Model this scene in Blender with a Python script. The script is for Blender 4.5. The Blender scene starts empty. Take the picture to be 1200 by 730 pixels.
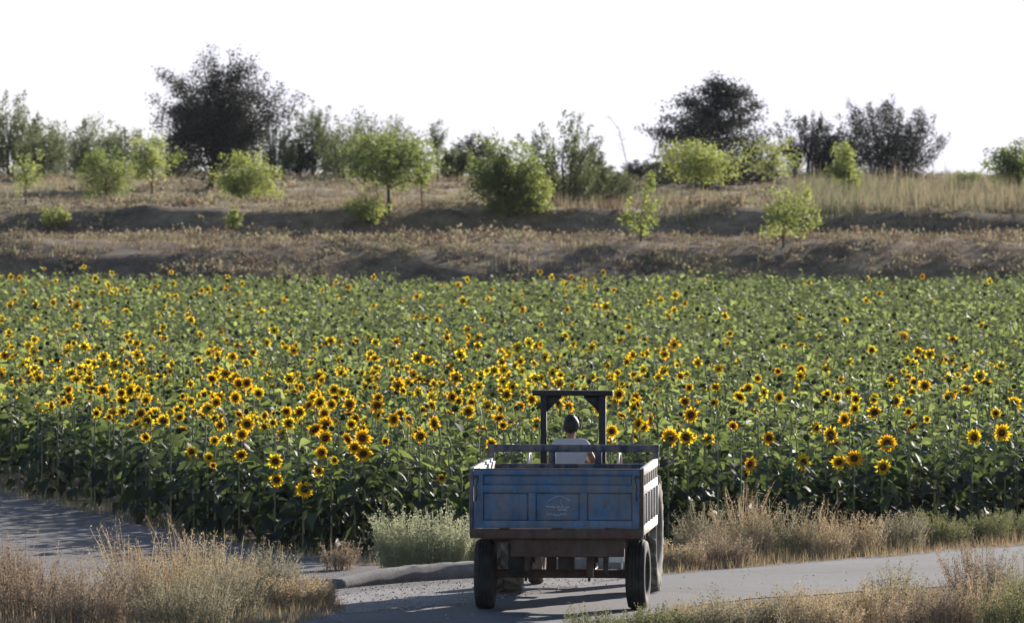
import bpy, bmesh, math, random
import numpy as np
from mathutils import Matrix, Vector

R = math.radians
rng = np.random.default_rng(7)
random.seed(7)
sc = bpy.context.scene
COL = sc.collection

# ------------------------------------------------------------------ camera
CAM_H = 5.5
F_PX = 10000.0            # focal length in pixels of the 1200 px wide photograph (300 mm lens)
cam_d = bpy.data.cameras.new('camera')
cam_d.sensor_width = 36.0
cam_d.lens = 300.0
cam_d.clip_start = 1.0
cam_d.clip_end = 9000.0
cam_d.dof.use_dof = True
cam_d.dof.focus_distance = 104.0
cam_d.dof.aperture_fstop = 7.0
cam = bpy.data.objects.new('camera', cam_d)
COL.objects.link(cam)
cam.location = (0, 0, CAM_H)
cam.rotation_euler = (R(90) - 189.0 / F_PX, 0, 0)
sc.camera = cam

# ------------------------------------------------------------------ sky and sun
SUN_AZ = R(62)            # from +x towards +y: the sun stands behind the scene, to the right
SUN_EL = R(15.5)
world = bpy.data.worlds.new('World')
sc.world = world
world.use_nodes = True
wn = world.node_tree.nodes
wl = world.node_tree.links
wn.clear()
sky = wn.new('ShaderNodeTexSky')
sky.sky_type = 'NISHITA'
sky.sun_disc = False
sky.sun_elevation = SUN_EL
sky.sun_rotation = R(90) - SUN_AZ
sky.altitude = 300
sky.air_density = 1.0
sky.dust_density = 0.6
sky.ozone_density = 1.5
bg = wn.new('ShaderNodeBackground')
bg.inputs['Strength'].default_value = 0.095
wo = wn.new('ShaderNodeOutputWorld')
cap = wn.new('ShaderNodeMix'); cap.data_type = 'RGBA'; cap.blend_type = 'DARKEN'     # thin bright haze: no part of the sky outshines the white near the horizon
cap.inputs[0].default_value = 1.0
cap.inputs[7].default_value = (4.75, 4.72, 5.2, 1)
wl.new(sky.outputs[0], cap.inputs[6])
wl.new(cap.outputs[2], bg.inputs[0])
wl.new(bg.outputs[0], wo.inputs[0])

sun_d = bpy.data.lights.new('sun', 'SUN')
sun_d.energy = 5.0
sun_d.angle = R(0.53)
sun_d.color = (1.0, 0.93, 0.83)
sun = bpy.data.objects.new('sun', sun_d)
COL.objects.link(sun)
sdir = Vector((math.cos(SUN_EL) * math.cos(SUN_AZ), math.cos(SUN_EL) * math.sin(SUN_AZ), math.sin(SUN_EL)))
sun.rotation_euler = (-sdir).to_track_quat('-Z', 'Y').to_euler()
sun.location = (60, 150, 60)

sc.view_settings.view_transform = 'Standard'
sc.view_settings.look = 'None'
sc.view_settings.gamma = 1.0
sc.view_settings.use_curve_mapping = False
sc.view_settings.exposure = 1.17
sc.render.engine = 'CYCLES'
sc.cycles.max_bounces = 8
sc.cycles.transmission_bounces = 6
sc.cycles.transparent_max_bounces = 6
sc.cycles.use_denoising = True


# ------------------------------------------------------------------ helpers
def at(px, py, z):
    """Ground-plan point (x, depth) of the thing seen at a photo pixel when it stands z metres high."""
    d = F_PX * (CAM_H - z) / (py - 176.0)
    return (px - 600.0) * d / F_PX, d


def tag(o, label=None, cat=None, group=None, kind=None):
    if label: o['label'] = label
    if cat: o['category'] = cat
    if group: o['group'] = group
    if kind: o['kind'] = kind
    return o


def empty(name, loc=(0, 0, 0), rz=0.0):
    o = bpy.data.objects.new(name, None)
    o.empty_display_size = 0.2
    o.location = loc
    o.rotation_euler = (0, 0, rz)
    COL.objects.link(o)
    return o


def link(name, me, parent=None, mat=None):
    o = bpy.data.objects.new(name, me)
    COL.objects.link(o)
    if parent is not None:
        o.parent = parent
    return o


class Soup:
    """Collects vertices and faces and links them as one mesh object."""
    def __init__(s):
        s.v = []; s.f = []; s.t = []; s.n = 0

    def raw(s, v, faces, m=0, tint=0.0):
        v = np.asarray(v, dtype=np.float64).reshape(-1, 3)
        for fa in faces:
            fa = np.asarray(fa, dtype=np.int64)
            if fa.size:
                s.f.append((fa + s.n, m))
        s.v.append(v)
        s.t.append(np.full(len(v), tint) if np.isscalar(tint) else np.asarray(tint, dtype=float))
        s.n += len(v)

    def inst(s, tv, tfs, M, T, m=0, tint=None):
        """copies of a template: tv (V,3), tfs list of face arrays, M (N,3,3), T (N,3)"""
        N = len(T)
        if N == 0: return
        V = len(tv)
        P = np.einsum('nij,vj->nvi', M, tv) + T[:, None, :]
        if tint is None: tint = np.zeros(N)
        off = (np.arange(N) * V)[:, None, None]
        faces = [(np.asarray(fa)[None] + off).reshape(-1, np.asarray(fa).shape[1]) for fa in tfs]
        s.raw(P.reshape(-1, 3), faces, m, np.repeat(tint, V))

    def box(s, a, b, m=0):
        x0, y0, z0 = a; x1, y1, z1 = b
        v = [(x0, y0, z0), (x1, y0, z0), (x1, y1, z0), (x0, y1, z0), (x0, y0, z1), (x1, y0, z1), (x1, y1, z1), (x0, y1, z1)]
        s.raw(v, [[(0, 3, 2, 1), (4, 5, 6, 7), (0, 1, 5, 4), (1, 2, 6, 5), (2, 3, 7, 6), (3, 0, 4, 7)]], m)
        return s

    def tube(s, pts, rad, n=6, m=0, cap=True, tint=0.0):
        pts = np.asarray(pts, float)
        K = len(pts)
        rad = np.broadcast_to(np.asarray(rad, float), (K,))
        tg = np.gradient(pts, axis=0)
        tg /= np.linalg.norm(tg, axis=1)[:, None] + 1e-9
        ref = np.array([0, 0, 1.0]) if abs(tg[0][2]) < 0.8 else np.array([1.0, 0, 0])
        u = np.cross(tg, ref); u /= np.linalg.norm(u, axis=1)[:, None] + 1e-9
        w = np.cross(u, tg)
        a = np.arange(n) / n * 2 * math.pi
        ring = pts[:, None, :] + rad[:, None, None] * (np.cos(a)[None, :, None] * u[:, None, :] + np.sin(a)[None, :, None] * w[:, None, :])
        q = []
        for k in range(K - 1):
            for i in range(n):
                j = (i + 1) % n
                q.append((k * n + i, k * n + j, (k + 1) * n + j, (k + 1) * n + i))
        v = ring.reshape(-1, 3)
        tri = []
        if cap:
            v = np.vstack([v, pts[0], pts[-1]])
            for i in range(n):
                j = (i + 1) % n
                tri.append((K * n, j, i)); tri.append((K * n + 1, (K - 1) * n + i, (K - 1) * n + j))
        s.raw(v, [q, tri] if tri else [q], m, tint)
        return s

    def lathe(s, prof, n=32, axis='x', center=(0, 0, 0), m=0):
        """prof: list of (along axis, radius)"""
        prof = np.asarray(prof, float); K = len(prof)
        a = np.arange(n) / n * 2 * math.pi
        c, sn = np.cos(a), np.sin(a)
        v = np.zeros((K, n, 3))
        for k in range(K):
            t, r = prof[k]
            if axis == 'x': v[k] = np.stack([np.full(n, t), r * c, r * sn], 1)
            elif axis == 'y': v[k] = np.stack([r * sn, np.full(n, t), r * c], 1)
            else: v[k] = np.stack([r * c, r * sn, np.full(n, t)], 1)
        v = v.reshape(-1, 3) + np.asarray(center)
        q = [(k * n + i, k * n + (i + 1) % n, (k + 1) * n + (i + 1) % n, (k + 1) * n + i) for k in range(K - 1) for i in range(n)]
        s.raw(v, [q], m)
        return s

    def prism(s, poly, a, b, axis='x', m=0):
        """poly in the two other axes, extruded along axis from a to b"""
        n = len(poly); v = []
        for t in (a, b):
            for p, q in poly:
                v.append((t, p, q) if axis == 'x' else ((p, t, q) if axis == 'y' else (p, q, t)))
        me_v = np.asarray(v, float)
        quads = [(i, (i + 1) % n, n + (i + 1) % n, n + i) for i in range(n)]
        c0 = me_v[:n].mean(0); c1 = me_v[n:].mean(0)
        me_v = np.vstack([me_v, c0, c1])
        tri = [(2 * n, (i + 1) % n, i) for i in range(n)] + [(2 * n + 1, n + i, n + (i + 1) % n) for i in range(n)]
        s.raw(me_v, [quads, tri], m)
        return s

    def mesh(s, name, mats, smooth=False):
        me = bpy.data.meshes.new(name)
        V = np.concatenate(s.v) if s.v else np.zeros((0, 3))
        me.vertices.add(len(V))
        me.vertices.foreach_set('co', V.astype(np.float32).ravel())
        loops, starts, mi = [], [], []
        pos = 0
        for fa, m in s.f:
            k = fa.shape[1]
            loops.append(fa.ravel())
            starts.append(pos + np.arange(len(fa)) * k)
            mi.append(np.full(len(fa), m))
            pos += fa.size
        L = np.concatenate(loops); S = np.concatenate(starts); MI = np.concatenate(mi)
        me.loops.add(len(L)); me.loops.foreach_set('vertex_index', L.astype(np.int32))
        me.polygons.add(len(S)); me.polygons.foreach_set('loop_start', S.astype(np.int32))
        me.polygons.foreach_set('material_index', MI.astype(np.int32))
        if smooth: me.polygons.foreach_set('use_smooth', np.ones(len(S), bool))
        at_ = me.attributes.new('tint', 'FLOAT', 'POINT')
        at_.data.foreach_set('value', np.concatenate(s.t).astype(np.float32))
        for mt in (mats if isinstance(mats, (list, tuple)) else [mats]):
            me.materials.append(mt)
        me.update(calc_edges=True)
        me.validate()
        return me

    def build(s, name, mats, parent=None, smooth=False, bevel=0.0):
        o = link(name, s.mesh(name, mats, smooth), parent)
        if bevel:
            b = o.modifiers.new('bevel', 'BEVEL'); b.width = bevel; b.segments = 2; b.limit_method = 'ANGLE'
        return o


def rot(az, pitch, roll, scale):
    """arrays -> (N,3,3): local +x pointing along azimuth az, raised by pitch, rolled about itself"""
    az, pitch, roll, scale = np.broadcast_arrays(*(np.asarray(q, float) for q in (az, pitch, roll, scale)))
    ca, sa, cp, sp, cr, sr = np.cos(az), np.sin(az), np.cos(pitch), np.sin(pitch), np.cos(roll), np.sin(roll)
    z = np.zeros_like(ca); o = z + 1
    st = lambda r: np.stack([np.stack(q, -1) for q in r], -2)
    Rz = st([[ca, -sa, z], [sa, ca, z], [z, z, o]])
    Ry = st([[cp, z, -sp], [z, o, z], [sp, z, cp]])
    Rx = st([[o, z, z], [z, cr, -sr], [z, sr, cr]])
    return (Rz @ Ry @ Rx) * scale[..., None, None]


def vnoise(x, y, seed=0, scale=1.0):
    """smooth value noise in -1..1"""
    x = np.asarray(x, float) / scale; y = np.asarray(y, float) / scale
    def h(i, j):
        n = np.sin(i * 127.1 + j * 311.7 + seed * 74.7) * 43758.5453
        return (n - np.floor(n)) * 2 - 1
    i, j = np.floor(x), np.floor(y); fx, fy = x - i, y - j
    fx = fx * fx * (3 - 2 * fx); fy = fy * fy * (3 - 2 * fy)
    return (h(i, j) * (1 - fx) + h(i + 1, j) * fx) * (1 - fy) + (h(i, j + 1) * (1 - fx) + h(i + 1, j + 1) * fx) * fy


# ------------------------------------------------------------------ materials
def new_mat(name):
    m = bpy.data.materials.new(name); m.use_nodes = True
    nt = m.node_tree; nt.nodes.clear()
    out = nt.nodes.new('ShaderNodeOutputMaterial')
    return m, nt, out


def ramp(nt, stops, fac):
    r = nt.nodes.new('ShaderNodeValToRGB')
    el = r.color_ramp.elements
    while len(el) < len(stops): el.new(0.5)
    for e, (p, c) in zip(el, stops): e.position = p; e.color = (*c, 1)
    nt.links.new(fac, r.inputs[0])
    return r.outputs[0]


def noise_fac(nt, scale, detail=4.0, rough=0.55, coord='Object', dist=0.0, stretch=None):
    tc = nt.nodes.new('ShaderNodeTexCoord')
    src = tc.outputs[coord]
    if stretch:
        mp = nt.nodes.new('ShaderNodeMapping'); mp.inputs['Scale'].default_value = stretch
        nt.links.new(src, mp.inputs[0]); src = mp.outputs[0]
    n = nt.nodes.new('ShaderNodeTexNoise')
    n.inputs['Scale'].default_value = scale; n.inputs['Detail'].default_value = detail
    n.inputs['Roughness'].default_value = rough; n.inputs['Distortion'].default_value = dist
    nt.links.new(src, n.inputs['Vector'])
    return n.outputs[0]


def mixc(nt, fac, a, b, mode='MIX'):
    mx = nt.nodes.new('ShaderNodeMix'); mx.data_type = 'RGBA'; mx.blend_type = mode
    for sock, val in ((0, fac), (6, a), (7, b)):
        if hasattr(val, 'links'): nt.links.new(val, mx.inputs[sock])
        elif isinstance(val, (int, float)): mx.inputs[sock].default_value = val
        else: mx.inputs[sock].default_value = (*val, 1)
    return mx.outputs[2]


def bump(nt, fac, strength, dist, bsdf):
    b = nt.nodes.new('ShaderNodeBump'); b.inputs['Strength'].default_value = strength; b.inputs['Distance'].default_value = dist
    nt.links.new(fac, b.inputs['Height']); nt.links.new(b.outputs[0], bsdf.inputs['Normal'])


def plain(name, col, rough=0.6, metal=0.0, var=0.25, scale=6.0, col2=None, spec=0.4, bmp=0.0):
    m, nt, out = new_mat(name)
    b = nt.nodes.new('ShaderNodeBsdfPrincipled')
    f = noise_fac(nt, scale)
    c2 = col2 or tuple(c * (1 - var) for c in col)
    c = ramp(nt, [(0.35, c2), (0.65, col)], f)
    nt.links.new(c, b.inputs['Base Color'])
    b.inputs['Roughness'].default_value = rough; b.inputs['Metallic'].default_value = metal
    b.inputs['Specular IOR Level'].default_value = spec
    if bmp: bump(nt, noise_fac(nt, scale * 8), bmp, 0.01, b)
    nt.links.new(b.outputs[0], out.inputs[0])
    return m


def tint_fac(nt):
    """0..1: the age and hue of a leaf, on sunflowers also shade painted in low down, stored in the mesh or as the object's own colour"""
    a = nt.nodes.new('ShaderNodeAttribute'); a.attribute_name = 'tint'
    oi = nt.nodes.new('ShaderNodeObjectInfo')
    sp = nt.nodes.new('ShaderNodeSeparateColor'); nt.links.new(oi.outputs['Color'], sp.inputs[0])
    ad = nt.nodes.new('ShaderNodeMath'); ad.operation = 'ADD'
    nt.links.new(a.outputs['Fac'], ad.inputs[0]); nt.links.new(sp.outputs[0], ad.inputs[1])
    return ad.outputs[0]


def foliage(name, stops, tstops, trans=0.4, rough=0.5, spec=0.3, own_tint=True):
    """leaf: diffuse/gloss on top, light coming through from behind"""
    m, nt, out = new_mat(name)
    if own_tint:
        f = tint_fac(nt)
    else:
        a = nt.nodes.new('ShaderNodeAttribute'); a.attribute_name = 'tint'; f = a.outputs['Fac']
    b = nt.nodes.new('ShaderNodeBsdfPrincipled')
    nt.links.new(ramp(nt, stops, f), b.inputs['Base Color'])
    b.inputs['Roughness'].default_value = rough; b.inputs['Specular IOR Level'].default_value = spec
    t = nt.nodes.new('ShaderNodeBsdfTranslucent')
    nt.links.new(ramp(nt, tstops, f), t.inputs[0])
    mx = nt.nodes.new('ShaderNodeMixShader'); mx.inputs[0].default_value = trans
    nt.links.new(b.outputs[0], mx.inputs[1]); nt.links.new(t.outputs[0], mx.inputs[2])
    nt.links.new(mx.outputs[0], out.inputs[0])
    return m


M = {}
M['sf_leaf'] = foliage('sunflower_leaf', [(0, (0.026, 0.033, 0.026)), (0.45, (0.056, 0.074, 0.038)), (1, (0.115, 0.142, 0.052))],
                       [(0, (0.03, 0.042, 0.018)), (0.45, (0.115, 0.155, 0.042)), (1, (0.36, 0.42, 0.12))], 0.45, 0.65, 0.3)  # dark end of both ramps has the shade low in the crop painted in
M['sf_stem'] = foliage('sunflower_stem', [(0, (0.17, 0.19, 0.10)), (1, (0.24, 0.25, 0.14))], [(0, (0.2, 0.25, 0.08)), (1, (0.25, 0.28, 0.1))], 0.2, 0.6)
M['petal'] = foliage('sunflower_petal', [(0, (0.66, 0.35, 0.012)), (0.5, (0.74, 0.46, 0.015)), (1, (0.78, 0.56, 0.03))],
                     [(0, (0.74, 0.36, 0.008)), (0.5, (0.80, 0.48, 0.012)), (1, (0.83, 0.58, 0.02))], 0.52, 0.7, 0.1)
M['disc'] = plain('seed_disc', (0.11, 0.038, 0.014), 0.9, var=0.6, scale=60, spec=0.1)
M['bud'] = plain('old_head', (0.05, 0.055, 0.022), 0.8, var=0.5, scale=30, spec=0.2)


def ground_material():
    m, nt, out = new_mat('soil_and_dry_grass')
    b = nt.nodes.new('ShaderNodeBsdfPrincipled'); b.inputs['Roughness'].default_value = 0.95; b.inputs['Specular IOR Level'].default_value = 0.1
    n1 = noise_fac(nt, 0.14, 6, 0.6); n2 = noise_fac(nt, 1.8, 6, 0.65); n3 = noise_fac(nt, 14.0, 4, 0.6)
    dry = ramp(nt, [(0.3, (0.12, 0.080, 0.055)), (0.5, (0.20, 0.142, 0.092)), (0.7, (0.29, 0.215, 0.135))], n2)
    soil = ramp(nt, [(0.3, (0.075, 0.052, 0.044)), (0.7, (0.15, 0.105, 0.082))], n2)
    f = ramp(nt, [(0.40, (0, 0, 0)), (0.58, (1, 1, 1))], n1)
    c = mixc(nt, f, soil, dry)
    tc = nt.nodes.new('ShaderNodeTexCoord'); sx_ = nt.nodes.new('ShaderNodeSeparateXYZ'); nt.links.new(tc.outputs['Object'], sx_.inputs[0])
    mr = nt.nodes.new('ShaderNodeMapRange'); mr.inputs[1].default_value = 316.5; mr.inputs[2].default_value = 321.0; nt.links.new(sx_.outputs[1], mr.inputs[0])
    pale_ = ramp(nt, [(0.3, (0.20, 0.15, 0.10)), (0.5, (0.30, 0.235, 0.155)), (0.7, (0.38, 0.305, 0.20))], n2)     # upper terrace of straw, banks of bare soil; sunlight painted into the straw's tone
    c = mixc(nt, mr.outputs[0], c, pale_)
    n4 = noise_fac(nt, 0.75, 5, 0.7, dist=0.8)
    c = mixc(nt, 0.75, c, ramp(nt, [(0.36, (0.45, 0.43, 0.42)), (0.52, (1.0, 1.0, 1.0)), (0.68, (1.3, 1.22, 1.1))], n4), 'MULTIPLY')
    c = mixc(nt, 0.6, c, ramp(nt, [(0.35, (0.5, 0.5, 0.5)), (0.65, (1.3, 1.25, 1.15))], n3), 'MULTIPLY')
    nt.links.new(c, b.inputs['Base Color'])
    bump(nt, n3, 0.7, 0.06, b)
    nt.links.new(b.outputs[0], out.inputs[0])
    return m


def dirt_material(name, c0, c1, c2, s1=0.5, s2=9.0, grain=70.0, bstr=0.6, bdist=0.02):
    m, nt, out = new_mat(name)
    b = nt.nodes.new('ShaderNodeBsdfPrincipled'); b.inputs['Roughness'].default_value = 0.9; b.inputs['Specular IOR Level'].default_value = 0.25
    n1 = noise_fac(nt, s1, 6, 0.62, stretch=(1.0, 0.45, 1)); n2 = noise_fac(nt, s2, 5, 0.6); n3 = noise_fac(nt, grain, 3, 0.6)
    c = ramp(nt, [(0.28, c0), (0.5, c1), (0.72, c2)], n1)
    np_ = noise_fac(nt, 0.22, 5, 0.7, dist=1.2)
    c = mixc(nt, 0.8, c, ramp(nt, [(0.36, (0.62, 0.58, 0.58)), (0.5, (1, 1, 1)), (0.66, (1.18, 1.15, 1.12))], np_), 'MULTIPLY')
    c = mixc(nt, 0.6, c, ramp(nt, [(0.3, (0.6, 0.58, 0.58)), (0.7, (1.2, 1.2, 1.2))], n2), 'MULTIPLY')
    c = mixc(nt, 0.55, c, ramp(nt, [(0.35, (0.55, 0.55, 0.56)), (0.7, (1.35, 1.33, 1.3))], n3), 'MULTIPLY')
    nt.links.new(c, b.inputs['Base Color'])
    bump(nt, mixc(nt, 0.5, n2, n3), bstr, bdist, b)
    nt.links.new(b.outputs[0], out.inputs[0])
    return m


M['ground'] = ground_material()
M['track'] = dirt_material('dusty_track', (0.066, 0.056, 0.062), (0.10, 0.088, 0.097), (0.145, 0.129, 0.138), 0.35, 5.0, 40.0, 0.8, 0.03)
M['road'] = dirt_material('worn_road', (0.070, 0.066, 0.078), (0.090, 0.086, 0.100), (0.122, 0.116, 0.130), 0.6, 12.0, 90.0, 0.35, 0.008)

# ------------------------------------------------------------------ ground sheet with the terraced hill
HP = np.array([(-900, 0), (270, 0.0), (279, 0.2), (286, 0.3), (292, 0.4), (294.5, 1.3), (298, 2.15), (301, 2.28), (315.0, 2.22),
               (317.6, 3.25), (321, 3.33), (340, 3.58), (365, 3.98), (386, 4.27), (396, 4.25), (420, 3.2), (520, -1.5), (900, -14), (2000, -45), (6000, -160)])


def terrain(x, d):
    x = np.asarray(x, float); d = np.asarray(d, float)
    on = np.clip((d - 268) / 14, 0, 1) * np.clip((480 - d) / 60, 0, 1)
    w = vnoise(x, d * 0.25, 3, 9.0) * 2.2 + vnoise(x, d, 5, 3.1) * 0.7
    z = np.interp(d + w * on, HP[:, 0], HP[:, 1])
    z = z + on * (vnoise(x, d, 8, 1.7) * 0.13 + vnoise(x, d, 9, 0.9) * 0.10 + vnoise(x, d, 12, 6.0) * 0.12)
    near = np.clip((d - 60) / 20, 0, 1) * np.clip((268 - d) / 20, 0, 1)
    return z + near * 0.0


def terrain1(x, d): return float(terrain(np.array([x]), np.array([d]))[0])


def solve_depth(px, py, lo=285.0, hi=392.0):
    """depth at which the terrain is seen at this photo row (walking away from the camera)"""
    ds = np.linspace(lo, hi, 600)
    xs = (px - 600) * ds / F_PX
    ys = 176 + (CAM_H - terrain(xs, ds)) * F_PX / ds
    k = np.where(ys <= py)[0]
    return float(ds[k[0]]) if len(k) else hi


xs = np.concatenate([[-4000, -1200, -400, -150, -80, -60], np.arange(-42, 42.01, 0.6), [60, 80, 150, 400, 1200, 4000]])
ds = np.concatenate([[-800, -100, 0, 40, 70], np.arange(85, 266, 6.0), np.arange(268, 402, 0.65), np.arange(405, 480, 6.0), [520, 600, 760, 900, 1300, 2000, 3500, 6000]])
gx, gd = np.meshgrid(xs, ds)
gz = terrain(gx, gd)
nx, nd = len(xs), len(ds)
ii = (np.arange(nd - 1)[:, None] * nx + np.arange(nx - 1)[None, :]).ravel()
g = Soup()
g.raw(np.stack([gx.ravel(), gd.ravel(), gz.ravel()], 1), [np.stack([ii, ii + 1, ii + nx + 1, ii + nx], 1)])
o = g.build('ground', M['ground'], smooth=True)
tag(o, kind='structure')


def sheet(name, pts, z, mat, sub=0.0):
    bm = bmesh.new()
    bm.faces.new([bm.verts.new((x, y, z)) for x, y in pts])
    bmesh.ops.triangulate(bm, faces=bm.faces[:])
    me = bpy.data.meshes.new(name); bm.to_mesh(me); bm.free()
    me.materials.append(mat)
    o = link(name, me); tag(o, kind='structure')
    return o


def wobble(pts, amp, step=0.6, seed=1):
    """closed outline resampled with small irregularities"""
    out = []
    n = len(pts)
    for i in range(n):
        a = np.array(pts[i]); b = np.array(pts[(i + 1) % n])
        k = max(1, int(np.linalg.norm(b - a) / step))
        nrm = np.array([-(b - a)[1], (b - a)[0]]) / (np.linalg.norm(b - a) + 1e-6)
        for t in range(k):
            p = a + (b - a) * t / k
            p = p + nrm * amp * float(vnoise(p[0] * 1.3, p[1] * 1.3, seed, 1.0))
            out.append((p[0], p[1]))
    return out


sheet('track', wobble([(-40, 190), (-15, 153), (-8.6, 140), (-5.5, 126), (-3.4, 117.5), (-1.6, 111.5), (0.2, 109.5), (1.9, 110.8), (2.0, 106.5), (-1, 101), (-5, 90), (-30, 80), (-60, 100)], 0.35, 1.0, 2), 0.004, M['track'])
sheet('road', wobble([(-8, 86), (-3.6, 97.5), (-2.1, 100.3), (-0.5, 103.3), (0.6, 106.6), (1.9, 110.9), (4.3, 114.6), (6.9, 118.6), (12, 125.5), (30, 146), (32, 132), (14, 115), (6.6, 108.6), (4.3, 106.2), (2.3, 103.5), (1.6, 100.5), (3.5, 86)], 0.12, 0.5, 4), 0.012, M['road'])

M['shoulder'] = dirt_material('pale_gravel', (0.13, 0.12, 0.125), (0.19, 0.175, 0.178), (0.25, 0.232, 0.232), 1.2, 14.0, 45.0, 1.0, 0.03)
sheet('gravel_shoulder', wobble([(-2.35, 104.6), (-2.0, 101.3), (-0.55, 103.6), (0.5, 106.8), (1.7, 110.4), (0.6, 109.9), (-0.5, 108.6), (-1.5, 107.0)], 0.15, 0.4, 6), 0.008, M['shoulder'])

# loose stones on the strip between the low wall and the road
st = Soup()
ico_v = np.array([(1, 0, 0), (-1, 0, 0), (0, 1, 0), (0, -1, 0), (0, 0, 0.7), (0, 0, -0.5)], float)
ico_f = [np.array([(0, 2, 4), (2, 1, 4), (1, 3, 4), (3, 0, 4), (2, 0, 5), (1, 2, 5), (3, 1, 5), (0, 3, 5)])]
N = 9000
gxs = rng.uniform(-4.5, 4.5, N); gds = rng.uniform(98, 112, N)
dn = np.interp(gxs, [-5, -2.1, -0.5, 0.6, 1.9, 4.5], [95, 100.3, 103.3, 106.6, 110.9, 114])
keep = (gds > dn - 0.3) & (gds < np.interp(gxs, [-5, -2, 0, 2, 4.5], [112, 108, 109.8, 111, 112])) | (rng.random(N) < 0.05)
gxs, gds = gxs[keep], gds[keep]
sz = 0.005 + 0.014 * rng.random(len(gxs)) ** 3
st.inst(ico_v, ico_f, rot(rng.uniform(0, 6.28, len(gxs)), rng.normal(0, 0.3, len(gxs)), rng.normal(0, 0.3, len(gxs)), sz), np.stack([gxs, gds, np.full(len(gxs), 0.016)], 1), 0, rng.random(len(gxs)))
o = st.build('gravel', plain('stones', (0.42, 0.40, 0.39), 0.9, var=0.4, scale=3))
tag(o, 'pale loose stones scattered along the edge of the road', 'gravel', kind='stuff')

# ------------------------------------------------------------------ sunflower pieces
def leaf_template(stations, bend=0.55, wave=0.05, seed=0):
    r = np.random.default_rng(seed)
    v = []
    for x, w in stations:
        zc = 0.32 * x - bend * x * x
        v.append((x, w * (1 + r.normal(0, 0.08)), zc + w * 0.30 + r.normal(0, wave) * (w > 0.05)))
        v.append((x, 0, zc))
        v.append((x, -w * (1 + r.normal(0, 0.08)), zc + w * 0.30 + r.normal(0, wave) * (w > 0.05)))
    q = []
    for k in range(len(stations) - 1):
        a = 3 * k
        q += [(a, a + 1, a + 4, a + 3), (a + 1, a + 2, a + 5, a + 4)]
    return np.array(v), [np.array(q)]


LEAF_HI = [leaf_template([(0, .012), (.27, .014), (.31, .17), (.42, .33), (.58, .31), (.80, .17), (1.0, .01)], b, 0.035, s) for s, b in enumerate((0.45, 0.62, 0.8, 1.05))]
LEAF_LO = [leaf_template([(0, .02), (.42, .34), (1.0, .01)], b, 0.05, 10 + s) for s, b in enumerate((0.4, 0.65, 0.95))]


def petal_ring(n, r0, r1, seed, ragged=0.0, n2=0):
    """a closed ring of pointed ray florets, facing +x"""
    r = np.random.default_rng(seed)
    v, q, t = [], [], []
    for layer, (cnt, rr, x0) in enumerate([(n, r1, 0.0)] + ([(n2, r1 * 0.86, 0.006)] if n2 else [])):
        base = len(v)
        for i in range(cnt):
            a = i / cnt * 2 * math.pi + layer * 0.2
            v.append((x0, r0 * math.cos(a), r0 * math.sin(a)))
        for i in range(cnt):
            a = (i + 0.5) / cnt * 2 * math.pi + layer * 0.2 + r.normal(0, 0.08)
            L = rr * (1 + r.normal(0, 0.10))
            curl = r.normal(0.0, 0.018)
            if r.random() < ragged:
                L = r0 + (rr - r0) * r.uniform(0.15, 0.6); curl += r.uniform(0.0, 0.04)
            mid = r0 + (L - r0) * 0.62
            da = 0.80 * math.pi / cnt * (1.0 + r.normal(0, 0.12))
            k = len(v)
            v.append((x0 + curl * 0.6, mid * math.cos(a - da), mid * math.sin(a - da)))
            v.append((x0 + curl * 0.6, mid * math.cos(a + da), mid * math.sin(a + da)))
            v.append((x0 + curl * 1.6, L * math.cos(a), L * math.sin(a)))
            b0, b1 = base + i, base + (i + 1) % cnt
            q.append((b0, k, k + 1, b1)); t.append((k, k + 2, k + 1))
    if n2:   # tie the two rings together
        for i in range(min(n, n2)):
            pass
    return np.array(v), [np.array(q), np.array(t)]


def dome(n, rad, x_rim, x_tip, mid=0.6, flip=False):
    v = [(x_rim, rad * math.cos(i / n * 2 * math.pi), rad * math.sin(i / n * 2 * math.pi)) for i in range(n)]
    v += [(x_rim + (x_tip - x_rim) * 0.75, mid * rad * math.cos(i / n * 2 * math.pi), mid * rad * math.sin(i / n * 2 * math.pi)) for i in range(n)]
    v.append((x_tip, 0, 0))
    q = [(i, (i + 1) % n, n + (i + 1) % n, n + i) for i in range(n)]
    t = [(n + i, n + (i + 1) % n, 2 * n) for i in range(n)]
    return np.array(v), [np.array(q), np.array(t)]


def sepals(n, r0, r1, seed, x_back=-0.05):
    """green cup behind the flower with pointed bracts round its rim"""
    r = np.random.default_rng(seed)
    v, f = dome(n, r0, -0.004, x_back, 0.55)
    v = list(map(tuple, v)); t = list(map(tuple, f[1])); q = f[0]
    for i in range(n):
        a = (i + 0.5) / n * 2 * math.pi
        k = len(v)
        L = r1 * (1 + r.normal(0, 0.12))
        v.append((r.normal(-0.005, 0.012), L * math.cos(a), L * math.sin(a)))
        t.append((i, (i + 1) % n, k))
    return np.array(v), [q, np.array(t)]


PET_HI = [petal_ring(20, .054, .138, 1, 0.06, 15), petal_ring(18, .056, .134, 2, 0.18, 13), petal_ring(21, .053, .140, 3, 0.02, 16), petal_ring(16, .057, .130, 4, 0.45, 9)]
PET_LO = [petal_ring(9, .042, .138, 5, 0.05), petal_ring(8, .042, .134, 6, 0.3)]
DISC_HI = dome(12, .057, 0.004, 0.026)
DISC_LO = dome(6, .044, 0.006, 0.022)
CUP_HI = sepals(12, .080, .105, 1)
CUP_LO = sepals(6, .078, .105, 2)
BUD_CUP = sepals(9, .055, .095, 3, -0.045)
BUD_DISC = dome(8, .055, 0.0, 0.03)


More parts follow.
